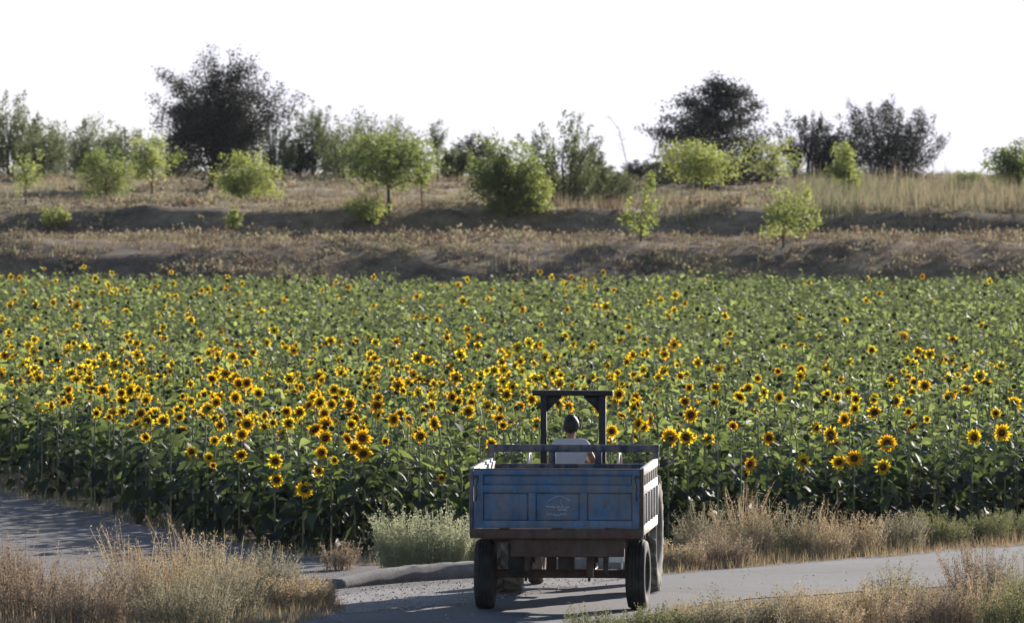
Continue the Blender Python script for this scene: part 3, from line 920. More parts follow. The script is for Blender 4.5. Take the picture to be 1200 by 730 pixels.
# ------------------------------------------------------------------ dry grass on the hill
M['hill_grass'] = foliage('dry_hill_grass', [(0, (0.10, 0.068, 0.055)), (0.3, (0.17, 0.125, 0.085)), (0.5, (0.34, 0.265, 0.17)), (0.75, (0.25, 0.225, 0.145)), (1, (0.12, 0.13, 0.08))],
                          [(0, (0.12, 0.08, 0.06)), (0.3, (0.19, 0.14, 0.09)), (0.5, (0.38, 0.30, 0.19)), (0.75, (0.28, 0.26, 0.15)), (1, (0.15, 0.165, 0.085))], 0.35, 0.8, 0.1, False)
BL = np.array([(0, -0.5, 0), (0, 0.5, 0), (0.25, 0, 1.0)])
BLF = [np.array([(0, 1, 2)])]


def blades(S, x, d, z, h, w, tint, lean=0.35, r=rng):
    n = len(x)
    a = r.uniform(0, 6.28, n); ln = np.abs(r.normal(0, lean, n)); h = h * r.uniform(0.45, 1.2, n)
    Mx = np.zeros((n, 3, 3)); ca, sa = np.cos(a), np.sin(a)
    Mx[:, 0, 0] = ca * ln * h * 4; Mx[:, 1, 0] = sa * ln * h * 4
    Mx[:, 0, 1] = -sa * w; Mx[:, 1, 1] = ca * w
    Mx[:, 2, 2] = h
    S.inst(BL, BLF, Mx, np.stack([x, d, z], 1), 0, tint)


hg = Soup()
nt_ = 36000
tx = rng.uniform(-1, 1, nt_); td = 276 + 118 * rng.random(nt_) ** 0.9
tx = tx * (td * 0.066 + 1)
clump = vnoise(tx, td, 51, 2.2) + 0.5 * vnoise(tx, td, 52, 0.9)
k = clump > -0.35
tx, td, clump = tx[k], td[k], clump[k]
bpx = 600 + tx * F_PX / td
tall = ((bpx > 930) & (td > 318) & (td < 352)) * 0.55 + ((bpx > 640) & (bpx <= 930) & (td > 318) & (td < 335)) * 0.25
hh = (0.08 + 0.14 * rng.random(len(tx)) + 0.12 * np.clip(clump, 0, 1)) * (1 + 0.3 * rng.normal(0, 1, len(tx))).clip(0.4, 2) + tall * rng.uniform(0.5, 1.6, len(tx))
base_t = np.clip(0.40 + 0.34 * vnoise(tx, td, 55, 4.0) + rng.normal(0, 0.2, len(tx)) + (tall > 0.4) * 0.22 - 0.16 * (td < 317) + 0.07 * (td >= 317), 0, 1)  # tint holds shade and sun: darker below the upper terrace, paler on it
NB = 8
rx = np.repeat(tx, NB) + rng.normal(0, 0.11, len(tx) * NB); rd = np.repeat(td, NB) + rng.normal(0, 0.11, len(tx) * NB)
rh = np.repeat(hh, NB) * rng.uniform(0.5, 1.15, len(rx))
blades(hg, rx, rd, terrain(rx, rd) - 0.02, rh, 0.022 + 0.03 * rng.random(len(rx)), np.clip(np.repeat(base_t, NB) + rng.normal(0, 0.1, len(rx)), 0, 1), 0.32)
o = hg.build('dry_grass', M['hill_grass'])
tag(o, 'dry tan grass covering the terraced hill', 'grass', kind='stuff')

# low dead weeds on the terrace banks
bw = Soup(); nb_ = 6500
bx = rng.uniform(-1, 1, nb_); bd = np.where(rng.random(nb_) < 0.8, rng.uniform(288, 324, nb_), rng.uniform(326, 388, nb_)); bx = bx * (bd * 0.064 + 1)
kk = vnoise(bx, bd * 0.6, 91, 2.6) + 0.35 * rng.normal(0, 1, nb_) > 0.0
bx, bd = bx[kk], bd[kk]; nb_ = len(bx)
bh = rng.uniform(0.12, 0.42, nb_) * (1 + 0.4 * vnoise(bx, bd, 92, 4.0)); ML = 22
off = rng.normal(0, 1, (nb_, ML, 3)) * np.stack([bh * 0.55, bh * 0.55, bh * 0.30], 1)[:, None, :]; off[:, :, 2] = np.abs(off[:, :, 2]) + 0.1 * bh[:, None]
bp = np.stack([bx, bd, terrain(bx, bd)], 1)[:, None, :] + off
bt_ = np.clip(np.repeat(rng.normal(0.45, 0.3, nb_), ML) + rng.normal(0, 0.12, nb_ * ML), 0, 1)
bw.inst(LQ, LQF, rot(rng.uniform(0, 6.28, nb_ * ML), rng.normal(0.6, 0.5, nb_ * ML), rng.uniform(-1.5, 1.5, nb_ * ML), np.repeat(bh, ML) * 0.38), bp.reshape(-1, 3), 0, bt_)
o = bw.build('bank_weeds', M['hill_grass'])
tag(o, 'low brown and olive weeds dotting the terraced banks', 'weeds', kind='stuff')

# ------------------------------------------------------------------ low wall behind the trailer
M['concrete'] = dirt_material('old_concrete', (0.13, 0.118, 0.115), (0.19, 0.175, 0.17), (0.25, 0.232, 0.225), 1.2, 9.0, 60.0, 0.8, 0.02)
WL = [(-2.25, 107.0), (-1.5, 108.5), (-0.6, 109.9), (0.4, 110.8), (1.4, 111.5), (2.1, 112.0)]
wp = np.array(WL); tt = np.linspace(0, len(WL) - 1, 46)
wx = np.interp(tt, np.arange(len(WL)), wp[:, 0]); wy = np.interp(tt, np.arange(len(WL)), wp[:, 1])
kz = np.ones(11) / 11
wx = np.convolve(np.pad(wx, 5, 'reflect', reflect_type='odd'), kz, 'valid'); wy = np.convolve(np.pad(wy, 5, 'reflect', reflect_type='odd'), kz, 'valid')
tg_ = np.stack([np.gradient(wx), np.gradient(wy)], 1); tg_ /= np.linalg.norm(tg_, axis=1)[:, None]
s = Soup(); rows = []
for k in range(46):
    p = np.array([wx[k], wy[k]]); n_ = np.array([-tg_[k, 1], tg_[k, 0]])
    hz = 0.205 + 0.010 * float(vnoise(k * 2.3, 0, 61, 1.0)) - 0.10 * max(0.0, 1 - k / 12.0) ** 1.5; bt = 0.03 + 0.02 * float(vnoise(k * 0.9, 5, 62, 1.0))
    rows.append([(*(p - n_ * (0.10 + bt)), -0.05), (*(p - n_ * 0.09), hz - 0.03), (*(p - n_ * 0.055), hz), (*(p + n_ * 0.07), hz + 0.004), (*(p + n_ * 0.10), hz - 0.03), (*(p + n_ * 0.12), -0.05)])
q = [(k * 6 + i, (k + 1) * 6 + i, (k + 1) * 6 + (i + 1) % 6, k * 6 + (i + 1) % 6) for k in range(45) for i in range(6)]
s.raw(np.array(rows).reshape(-1, 3), [q, [(0, 1, 2, 3), (0, 3, 4, 5), (45 * 6 + 3, 45 * 6 + 2, 45 * 6 + 1, 45 * 6), (45 * 6 + 5, 45 * 6 + 4, 45 * 6 + 3, 45 * 6)]])
o = s.build('low_wall', M['concrete'])
tag(o, 'low grey concrete channel wall beside the gravel behind the trailer', 'wall')

# ------------------------------------------------------------------ weeds and shrubs by the road
def dryleaf(name, a, b, c, ta, tb_, trans=0.35):
    return foliage(name, [(0, a), (0.5, b), (1, c)], [(0, ta), (1, tb_)], trans, 0.8, 0.1, False)


M['weed_tan'] = dryleaf('tan_weed', (0.17, 0.12, 0.08), (0.32, 0.255, 0.175), (0.55, 0.48, 0.37), (0.28, 0.18, 0.09), (0.5, 0.4, 0.25))
M['weed_red'] = dryleaf('russet_weed', (0.11, 0.08, 0.06), (0.20, 0.15, 0.11), (0.38, 0.31, 0.25), (0.18, 0.125, 0.08), (0.40, 0.31, 0.22))
M['weed_grey'] = dryleaf('greygreen_weed', (0.12, 0.105, 0.072), (0.215, 0.19, 0.13), (0.40, 0.36, 0.27), (0.19, 0.165, 0.10), (0.40, 0.35, 0.23))
M['weed_sage'] = dryleaf('sage_shrub', (0.18, 0.195, 0.12), (0.29, 0.305, 0.19), (0.42, 0.42, 0.28), (0.27, 0.28, 0.17), (0.46, 0.45, 0.29), 0.4)
M['weed_green'] = dryleaf('green_weed', (0.075, 0.08, 0.042), (0.125, 0.13, 0.072), (0.23, 0.215, 0.13), (0.14, 0.155, 0.06), (0.30, 0.29, 0.14))


def weed(name, x, d, w, h, mat, label, stems=230, leafn=34, leafs=0.022, seed=0, dep=None, cat='weed', up=0.7, group='weeds by the road'):
    """a bushy plant: many thin branching stalks carrying small leaves and seed heads"""
    r = np.random.default_rng(9000 + seed)
    root = empty(name, (x, d, 0)); tag(root, label, cat, group)
    dep = dep or w * 0.8
    S, Lf = Soup(), Soup()
    a = r.uniform(0, 6.28, stems); rad = np.sqrt(r.random(stems))
    b = np.stack([np.cos(a) * rad * w * 0.36, np.sin(a) * rad * dep * 0.36, np.zeros(stems)], 1)
    prof = np.sqrt(np.clip(1 - rad ** 2, 0, 1)) * 0.55 + 0.45
    hh_ = h * prof * r.uniform(0.45, 1.08, stems)
    hh_ *= 1 + 0.42 * vnoise(b[:, 0], b[:, 1], seed, 0.33); hh_ *= np.where(r.random(stems) < 0.03, 1.15, 1.0)
    out = np.stack([np.cos(a) * rad, np.sin(a) * rad, np.zeros(stems)], 1) * hh_[:, None] * (1 - up) * 1.1 + np.concatenate([r.normal(0, 0.13, (stems, 2)) * hh_[:, None], np.zeros((stems, 1))], 1)
    K = 5
    ts_ = np.linspace(0, 1, K)
    C = b[:, None, :] + out[:, None, :] * (ts_ ** 1.6)[None, :, None]
    C[:, :, 2] += hh_[:, None] * (ts_ ** 0.92)[None, :]
    C[:, 1:, :2] += r.normal(0, 0.012, (stems, K - 1, 2))
    wd = np.linspace(0.006, 0.0022, K)
    pa = r.uniform(0, 3.14, stems); side = np.stack([np.cos(pa), np.sin(pa) * 0.3, np.zeros(stems)], 1)
    Lv = C - side[:, None, :] * wd[None, :, None]; Rv = C + side[:, None, :] * wd[None, :, None]
    V = np.stack([Lv, Rv], 2).reshape(stems, K * 2, 3)
    fq = np.array([(2 * k, 2 * k + 1, 2 * k + 3, 2 * k + 2) for k in range(K - 1)])
    off = (np.arange(stems) * K * 2)[:, None, None]
    tone = np.clip(r.normal(0.5, 0.22, stems), 0, 1)
    S.raw(V.reshape(-1, 3), [(fq[None] + off).reshape(-1, 4)], 0, np.repeat(tone, K * 2))
    n = stems * leafn
    si = np.repeat(np.arange(stems), leafn)
    t = r.uniform(0.12, 1.0, n) ** 0.75
    f = t * (K - 1); i0 = np.minimum(f.astype(int), K - 2); fr = (f - i0)[:, None]
    pos = C[si, i0] * (1 - fr) + C[si, i0 + 1] * fr
    pos += r.normal(0, 0.030, (n, 3)) * (0.4 + 0.9 * (1 - t))[:, None]
    sz = leafs * r.uniform(0.5, 1.5, n)
    Mx = rot(r.uniform(0, 6.28, n), r.normal(0.45, 0.5, n), r.uniform(-1.5, 1.5, n), sz)
    pos[:, 2] = np.maximum(pos[:, 2], 0.012)
    Lf.inst(LQ, LQF, Mx, pos, 0, np.clip(tone[si] + r.normal(0, 0.2, n) + 0.18 * (t - 0.5), 0, 1))
    S.build('stem', M[mat], root); root.children[-1]['kind'] = 'stuff'
    Lf.build('foliage', M[mat], root)
    return root


# left clump between the dusty track and the road
W_ = weed
LW = [(30, 728, 1.5, .95, 'weed_red', 'dark russet dry weed bush in the bottom left corner'), (100, 735, 1.3, .75, 'weed_red', 'russet dry weed bush next to the bottom left corner bush'),
      (165, 726, 1.2, .80, 'weed_tan', 'tan dry weed bush at the left end of the pale weed clump'), (205, 722, 1.3, .98, 'weed_tan', 'tallest fluffy tan weed bush of the left clump'),
      (262, 728, 1.3, .78, 'weed_grey', 'greyish dry weed bush low in the left clump'), (285, 716, 1.0, .72, 'weed_tan', 'tan weed bush behind the greyish one in the left clump'),
      (335, 716, 1.0, .55, 'weed_tan', 'low tan weed bush at the road end of the left clump'), (372, 712, 0.55, .28, 'weed_tan', 'smallest tan weed tuft at the tip of the left clump'),
      (10, 690, 1.1, .45, 'weed_red', 'low russet weed behind the corner bush beside the track'), (240, 700, 1.2, .62, 'weed_tan', 'tan weed bush at the back of the left clump by the track'),
      (315, 700, 0.9, .52, 'weed_grey', 'grey weed bush at the back of the left clump near the gravel'), (215, 738, 1.4, .6, 'weed_grey', 'greyish weed bush at the very bottom of the left clump')]
for k, (px, py, w, h, m, lab) in enumerate(LW):
    x, d = at(px, py, 0); W_('dry_weed', x, d, w, h * 1.1, m, lab, stems=int(215 * w), leafn=30, seed=k)
# weeds right in front of the sunflowers, left of and behind the wall
x, d = at(398, 668, 0); W_('dry_weed', x, d, .5, .55, 'weed_red', 'thin reddish dry weed at the left end of the low wall', 90, 26, seed=40)
W_('sage_bush', -1.18, 110.4, 1.5, .82, 'weed_sage', 'pale grey green sage bush behind the low wall left of the trailer', 440, 50, 0.026, seed=41, cat='bush', dep=1.0, group='bushes behind the wall')
W_('sage_bush', -0.58, 111.2, 1.0, .78, 'weed_sage', 'smaller grey green bush partly hidden by the trailer box', 260, 42, 0.026, seed=42, cat='bush', dep=0.9, group='bushes behind the wall')
# far verge to the right of the trailer
RV = [(795, 668, .9, .50, 'weed_tan', 'tan weed next to the tractor wheel'), (845, 664, 1.1, .58, 'weed_red', 'reddish tan weed on the far verge right of the tractor wheel'),
      (872, 655, 1.1, .85, 'weed_tan', 'tall fluffy tan weed on the far verge'), (915, 654, 1.2, .85, 'weed_grey', 'tall grey tan weed in the middle of the far verge'),
      (960, 654, 1.1, .72, 'weed_tan', 'broad tan weed on the far verge right of the tallest ones'), (1000, 650, 1.0, .60, 'weed_tan', 'lower tan weed on the far verge before the green part'),
      (1050, 645, 1.1, .55, 'weed_grey', 'grey green weed at the start of the green part of the far verge'), (1100, 640, 1.1, .55, 'weed_green', 'greener weed on the far verge by the sunflowers'),
      (1150, 636, 1.1, .55, 'weed_green', 'green leafy weed on the far verge near the right edge'), (1195, 632, 1.1, .55, 'weed_green', 'green weed cut by the right edge beside the road'),
      (820, 650, 1.0, .6, 'weed_grey', 'grey weed behind the tan ones next to the tractor')]
for k, (px, py, w, h, m, lab) in enumerate(RV):
    x, d = at(px, py, 0); W_('verge_weed', x, d, w, h * 0.92, m, lab, stems=int(200 * w), leafn=28, seed=60 + k, group='weeds on the far verge')
# near verge at the bottom right
NV = [(770, 745, 1.2, .42, 'weed_green', 'low green weed in front of the trailer wheel'), (840, 742, 1.2, .44, 'weed_grey', 'grey green weed at the bottom right of the trailer'),
      (905, 738, 1.1, .42, 'weed_grey', 'grey green weed in the middle of the near verge'), (960, 745, 1.2, .55, 'weed_tan', 'tan weed low on the near verge'),
      (1020, 735, 1.1, .62, 'weed_tan', 'tan weed bush on the near verge with grey top'), (1050, 722, 1.0, .62, 'weed_grey', 'taller grey weed at the edge of the road on the near verge'),
      (1085, 742, 1.3, .62, 'weed_red', 'reddish grass clump at the bottom right'), (1150, 740, 1.3, .55, 'weed_tan', 'tan weed clump near the bottom right corner'),
      (1150, 712, 1.1, .66, 'weed_red', 'dark reddish weed bush behind the bottom right clump'), (1195, 715, 1.1, .66, 'weed_grey', 'grey weed cut by the right edge on the near verge'),
      (1195, 745, 1.2, .6, 'weed_green', 'green weed in the bottom right corner'), (700, 752, 1.0, .3, 'weed_green', 'lowest green weed at the bottom edge under the trailer')]
for k, (px, py, w, h, m, lab) in enumerate(NV):
    x, d = at(px, py, 0); W_('roadside_weed', x, d, w, h, m, lab, stems=int(190 * w), leafn=27, seed=80 + k, group='weeds on the near verge')

# short grass between the weeds and thin stalks at the road's edge
M['verge_grass'] = foliage('verge_grass', [(0, (0.24, 0.145, 0.09)), (0.5, (0.33, 0.25, 0.165)), (0.8, (0.23, 0.21, 0.12)), (1, (0.13, 0.145, 0.07))],
                           [(0, (0.34, 0.2, 0.1)), (0.5, (0.45, 0.34, 0.2)), (1, (0.2, 0.24, 0.08))], 0.35, 0.8, 0.1, False)
vg = Soup()


def strip(poly_a, poly_b, n, h0, h1, tmean):
    """grass between two lines given as (px, py) on the ground"""
    A = np.array([at(p, q, 0) for p, q in poly_a]); B = np.array([at(p, q, 0) for p, q in poly_b])
    t = rng.random(n) * (len(A) - 1); i = np.minimum(t.astype(int), len(A) - 2); f = (t - i)[:, None]
    pa = A[i] * (1 - f) + A[i + 1] * f; pb = B[i] * (1 - f) + B[i + 1] * f
    s_ = rng.random(n)[:, None]
    p = pa * (1 - s_) + pb * s_
    k = vnoise(p[:, 0], p[:, 1], 77, 0.5) + 0.4 * rng.normal(0, 1, n) > -0.35
    p = p[k]; n = len(p)
    blades(vg, p[:, 0], p[:, 1], np.zeros(n), rng.uniform(h0, h1, n) * (1 + 0.5 * vnoise(p[:, 0], p[:, 1], 78, 0.6)), 0.005 + 0.007 * rng.random(n), np.clip(tmean + rng.normal(0, 0.2, n) + 0.2 * vnoise(p[:, 0], p[:, 1], 79, 1.0), 0, 1), 0.55)


strip([(700, 745), (800, 716), (930, 705), (1060, 700), (1210, 686)], [(700, 770), (800, 770), (930, 770), (1060, 770), (1210, 770)], 26000, 0.05, 0.20, 0.5)
strip([(770, 676), (900, 664), (1050, 653), (1210, 640)], [(770, 652), (900, 640), (1050, 630), (1210, 618)], 16000, 0.05, 0.22, 0.4)
strip([(-20, 672), (120, 690), (260, 690), (390, 700)], [(-20, 775), (120, 775), (260, 760), (405, 716)], 20000, 0.05, 0.18, 0.35)
strip([(-20, 576), (180, 620), (400, 664), (560, 650)], [(-20, 566), (180, 606), (400, 648), (560, 640)], 3500, 0.06, 0.2, 0.6)
o = vg.build('verge_grass', M['verge_grass'])
tag(o, 'short dry grass along the road verges', 'grass', kind='stuff')

# ------------------------------------------------------------------ vehicle materials
def paint(name, col, rust, amount=0.5, rough=0.55, scale=3.0, dust=(0.26, 0.21, 0.17)):
    """old paint: faded patches, rust breaking through, dust"""
    m, nt, out = new_mat(name)
    b = nt.nodes.new('ShaderNodeBsdfPrincipled')
    n1 = noise_fac(nt, scale, 6, 0.65); n2 = noise_fac(nt, scale * 6, 5, 0.7, dist=0.6); n3 = noise_fac(nt, scale * 2.2, 4, 0.6, stretch=(1, 1, 0.35))
    base = ramp(nt, [(0.3, tuple(c * 0.6 for c in col)), (0.55, col), (0.75, tuple(min(1, c * 1.35 + 0.02) for c in col))], n1)
    f = ramp(nt, [(0.62 - 0.16 * amount, (0, 0, 0)), (0.74 - 0.12 * amount, (1, 1, 1))], n2)
    c = mixc(nt, f, base, rust)
    fd = ramp(nt, [(0.40, (0, 0, 0)), (0.72, (0.75, 0.75, 0.75))], n3)
    c = mixc(nt, fd, c, dust)
    nt.links.new(c, b.inputs['Base Color'])
    b.inputs['Roughness'].default_value = rough
    b.inputs['Specular IOR Level'].default_value = 0.35
    bump(nt, n2, 0.25, 0.004, b)
    nt.links.new(b.outputs[0], out.inputs[0])
    return m


RUST = (0.10, 0.045, 0.025)
M['blue'] = paint('faded_blue_paint', (0.050, 0.125, 0.235), (0.085, 0.06, 0.05), 0.5, 0.6, 2.4, (0.20, 0.165, 0.145))
M['blue_dark'] = paint('dark_blue_paint', (0.009, 0.020, 0.060), RUST, 0.1, 0.5, 3.0)
M['rust'] = paint('rusty_steel', (0.085, 0.045, 0.035), (0.05, 0.028, 0.02), 0.6, 0.8, 4.0, (0.10, 0.078, 0.068))
M['pale'] = paint('pale_worn_paint', (0.52, 0.47, 0.44), (0.26, 0.15, 0.10), 0.2, 0.6, 4.0, (0.45, 0.39, 0.34))
M['rubber'] = plain('tyre_rubber', (0.010, 0.010, 0.011), 0.85, var=0.3, scale=5, col2=(0.040, 0.037, 0.034), spec=0.3, bmp=0.3)
M['rubber_dusty'] = plain('dusty_rubber', (0.08, 0.072, 0.066), 0.9, var=0.3, scale=5, col2=(0.24, 0.21, 0.18), spec=0.2, bmp=0.3)
M['steel'] = plain('dark_steel', (0.06, 0.055, 0.055), 0.6, 0.3, 0.4, 8, spec=0.4)
M['wood'] = plain('floor_planks', (0.22, 0.16, 0.11), 0.85, var=0.4, scale=5)
M['red'] = paint('faded_red_paint', (0.34, 0.10, 0.08), (0.12, 0.06, 0.04), 0.25, 0.55, 4.0)
M['black'] = plain('black_frame_paint', (0.008, 0.008, 0.011), 0.6, var=0.3, scale=6)
M['chalk'] = plain('chalk_scribble', (0.42, 0.44, 0.44), 0.9, var=0.3, scale=20)
M['lamp_red'] = plain('red_lens', (0.35, 0.02, 0.015), 0.3, var=0.2)


def wheel(name, parent, cx, cy, r, w, lugs=0, steer=0.0, tyre_mat='rubber', rim_col='rust'):
    """a wheel whose tyre and rim are pieces of its own"""
    hub = Soup()
    hub.lathe([(-w * 0.25, 0.0), (-w * 0.28, 0.05), (-w * 0.22, 0.07), (w * 0.22, 0.07), (w * 0.30, 0.05), (w * 0.30, 0.0)], 12)
    hb = hub.build(name, M['steel'], parent); hb.location = (cx, cy, r); hb.rotation_euler = (0, 0, steer)
    t = Soup()
    ri = r * 0.56; h = w / 2
    prof = [(-h * 0.70, ri), (-h * 0.98, ri + (r - ri) * 0.35), (-h, ri + (r - ri) * 0.62), (-h * 0.90, r * 0.955), (-h * 0.62, r * 0.992), (0, r), (h * 0.62, r * 0.992), (h * 0.90, r * 0.955), (h, ri + (r - ri) * 0.62),
            (h * 0.98, ri + (r - ri) * 0.35), (h * 0.70, ri), (-h * 0.70, ri)]
    if lugs: prof = [(a, b if b < r * 0.9 else b - 0.055) for a, b in prof]
    t.lathe(prof, 48)
    ty = t.build('tyre', M[tyre_mat], hb, True)
    if lugs:
        tr = Soup()
        for k in range(lugs):
            for sgn in (-1, 1):
                a0 = (k + (0.5 if sgn > 0 else 0)) / lugs * 2 * math.pi
                rows = []
                for j, fx in enumerate((0.02, 0.45, 0.98)):
                    aa = a0 + fx * 0.30
                    top = r if j < 2 else r - 0.012
                    wd = 0.036 / r
                    bot = r - 0.06 if j < 2 else r - 0.12
                    rows.append([(sgn * fx * h, math.cos(aa + e) * q, math.sin(aa + e) * q) for e, q in ((-wd * 1.3, bot), (-wd, top), (wd, top), (wd * 1.3, bot))])
                v = np.array(rows).reshape(-1, 3)
                q = [(4 * j + i, 4 * j + 4 + i, 4 * j + 5 + i, 4 * j + 1 + i) for j in (0, 1) for i in (0, 1, 2)] + [(0, 1, 2, 3), (11, 10, 9, 8)]
                tr.raw(v, [q])
        tr.build('tread', M[tyre_mat], hb)
    else:
        # shallow ribs round the tread
        tr = Soup()
        for q in (-0.5, -0.17, 0.17, 0.5):
            tr.lathe([(q * h - 0.018, r * 0.985), (q * h - 0.014, r + 0.004), (q * h + 0.014, r + 0.004), (q * h + 0.018, r * 0.985)], 48)
        tr.build('tread', M[tyre_mat], hb, True)
    rm = Soup()
    rm.lathe([(-h * 0.66, ri + 0.012), (-h * 0.60, ri - 0.02), (-h * 0.1, ri - 0.04), (h * 0.0, 0.12), (h * 0.12, 0.07), (h * 0.14, ri - 0.05), (h * 0.60, ri - 0.02), (h * 0.66, ri + 0.012)], 32)
    rm.build('rim', M[rim_col], hb, True)
    return hb


# ------------------------------------------------------------------ trailer (local x to the right, y forwards, z up; tailgate at y = 0)
TYAW = R(-4.0)
tr_root = empty('farm_trailer', (0.53, 101.2, 0.012), TYAW)
tag(tr_root, 'blue box trailer with panelled tailgate and high front rail, seen from behind', 'trailer')
ZB, ZT, HWD, LEN = 0.90, 1.70, 1.0, 3.2
part = lambda name, a, b, mat, parent=tr_root, bev=0.004: Soup().box(a, b).build(name, M[mat], parent, bevel=bev)
# tailgate: sheet, frame members standing proud, recessed panels
tg = Soup().box((-0.985, 0.012, 1.005), (0.985, 0.03, 1.695)).build('tailgate', M['blue'], tr_root)
for (x0, x1) in ((-0.985, -0.875), (0.90, 0.985)):
    part('stile', (x0, -0.022, 1.005), (x1, 0.0115, 1.70), 'blue', tg)
part('rail', (-0.8745, -0.020, 1.635), (0.8995, 0.0115, 1.70), 'blue', tg)
part('rail', (-0.8745, -0.020, 1.425), (0.8995, 0.0115, 1.515), 'blue', tg)
part('rail', (-0.8745, -0.020, 1.005), (0.8995, 0.0115, 1.095), 'blue', tg)
for xm in (-0.292, 0.318):
    part('stile', (xm - 0.045, -0.018, 1.0955), (xm + 0.045, 0.0115, 1.4245), 'blue', tg)
part('panel', (-0.868, 0.0, 1.522), (0.893, 0.0115, 1.628), 'blue', tg, 0.006)
for x0, x1 in ((-0.868, -0.344), (-0.240, 0.266), (0.370, 0.893)):
    part('panel', (x0, 0.0, 1.103), (x1, 0.0115, 1.417), 'blue', tg, 0.008)
part('top_edge', (-0.995, -0.024, 1.7005), (0.995, 0.034, 1.712), 'rust', tg, 0.003)
# scribbles on the middle panel
sb = Soup()
rs = np.random.default_rng(12)
def stroke(pts, w=0.0035):
    pts = np.array(pts, float); dv = np.gradient(pts, axis=0); nn = np.stack([-dv[:, 1], dv[:, 0]], 1); nn /= np.linalg.norm(nn, axis=1)[:, None] + 1e-9
    ww = (w * (0.6 + 0.8 * rs.random(len(pts))))[:, None]
    A, B = pts - nn * ww, pts + nn * ww
    v = np.concatenate([np.stack([A[:, 0], np.full(len(A), -0.0025), A[:, 1]], 1), np.stack([B[:, 0], np.full(len(B), -0.0025), B[:, 1]], 1)])
    n = len(pts)
    sb.raw(v, [[(i, i + 1, n + i + 1, n + i) for i in range(n - 1)]])
t = np.linspace(0, 1, 24)
stroke(np.stack([-0.10 + 0.26 * t, 1.33 + 0.055 * np.sin(t * 3.1) + 0.004 * np.sin(t * 40)], 1), 0.003)
stroke(np.stack([-0.12 + 0.27 * t, 1.262 + 0.014 * np.sin(t * 46) * np.sin(t * 3.1) - 0.006 * t], 1), 0.004)
stroke(np.stack([-0.13 + 0.12 * t, 1.270 - 0.02 * t], 1), 0.003)
stroke(np.stack([-0.12 + 0.24 * t, 1.168 + 0.013 * np.sin(t * 38) + 0.008 * np.sin(t * 9)], 1), 0.004)
stroke(np.stack([0.02 + 0.10 * t, 1.225 + 0.012 * np.sin(t * 30)], 1), 0.003)
stroke(np.stack([0.06 + 0.012 * np.sin(t * 6), 1.24 + 0.10 * t], 1), 0.0025)
sb.build('scribble', M['chalk'], tg)
for xh in (-0.62, 0.0, 0.64):
    Soup().tube([(xh - 0.06, -0.034, 1.002), (xh + 0.06, -0.034, 1.002)], 0.013, 8).build('hinge', M['rust'], tg)
for sx in (-1, 1):
    Soup().tube([(sx * 0.93, -0.03, 1.60), (sx * 0.955, -0.05, 1.50), (sx * 0.945, -0.04, 1.40), (sx * 0.96, -0.035, 1.33)], 0.007, 6).build('chain', M['steel'], tg)
# corner posts
for sx in (-1, 1):
    part('corner_post', (sx * 0.9905 - (0.0 if sx > 0 else 0.045), -0.018, 0.915), (sx * 0.9905 + (0.045 if sx > 0 else 0.0), 0.055, 1.705), 'rust' if sx > 0 else 'blue_dark')
    lt = part('latch', (sx * 0.955 - 0.03, -0.045, 1.60), (sx * 0.955 + 0.03, -0.0225, 1.635), 'steel')
# rear sill, floor planks
part('rear_sill', (-1.03, -0.03, 0.885), (1.03, 0.05, 1.0), 'rust')
fl = Soup().box((-0.98, 0.06, 0.90), (0.98, LEN - 0.06, 0.925)).build('floor', M['wood'], tr_root)
for k in range(9):
    x0 = -0.975 + k * 0.2175
    part('plank', (x0, 0.062, 0.9255), (x0 + 0.21, LEN - 0.062, 0.945), 'wood', fl)
# sides: pale rails with a row of openings and slats below
for sx in (-1, 1):
    f = lambda x0, x1: (min(sx * x0, sx * x1), max(sx * x0, sx * x1))
    a, b = f(0.985, 1.035)
    sd = Soup().box((a, 0.06, 0.92), (b, LEN - 0.05, 1.04)).build('side_wall', M['pale'], tr_root, bevel=0.004)
    part('rail', (a, 0.06, 1.63), (b, LEN - 0.05, 1.72), 'pale', sd)
    part('rail', (a, 0.06, 1.40), (b, LEN - 0.05, 1.50), 'pale', sd)
    for k in range(7):
        y = 0.10 + k * (LEN - 0.26) / 6
        part('upright', (f(0.99, 1.03)[0], y - 0.03, 1.5005), (f(0.99, 1.03)[1], y + 0.03, 1.6295), 'pale', sd)
    for k in range(6):
        y = 0.10 + k * (LEN - 0.26) / 5
        part('slat', (f(0.992, 1.045)[0], y - 0.03, 1.0405), (f(0.992, 1.045)[1], y + 0.03, 1.3995), 'pale', sd)
    a, b = f(0.955, 0.984)
    part('inner_board', (a, 0.06, 0.947), (b, LEN - 0.065, 1.33), 'pale' if sx < 0 else 'blue_dark', sd)
    part('inner_board', (a, 0.06, 1.515), (b, LEN - 0.065, 1.69), 'pale', sd)
# front board with its high rail
fb = Soup().box((-0.98, LEN - 0.05, 0.95), (0.98, LEN - 0.01, 1.595)).build('headboard', M['blue_dark'], tr_root)
part('rail', (-1.05, LEN - 0.045, 1.5955), (1.05, LEN + 0.015, 1.655), 'blue_dark', fb)
part('rail', (-1.05, LEN - 0.045, 1.797), (1.05, LEN + 0.015, 1.888), 'blue_dark', fb)
for x0 in (-1.05, -0.30, 0.265, 0.965):
    part('post', (x0, LEN - 0.042, 1.6555), (x0 + 0.082, LEN + 0.012, 1.7965), 'blue_dark', fb)
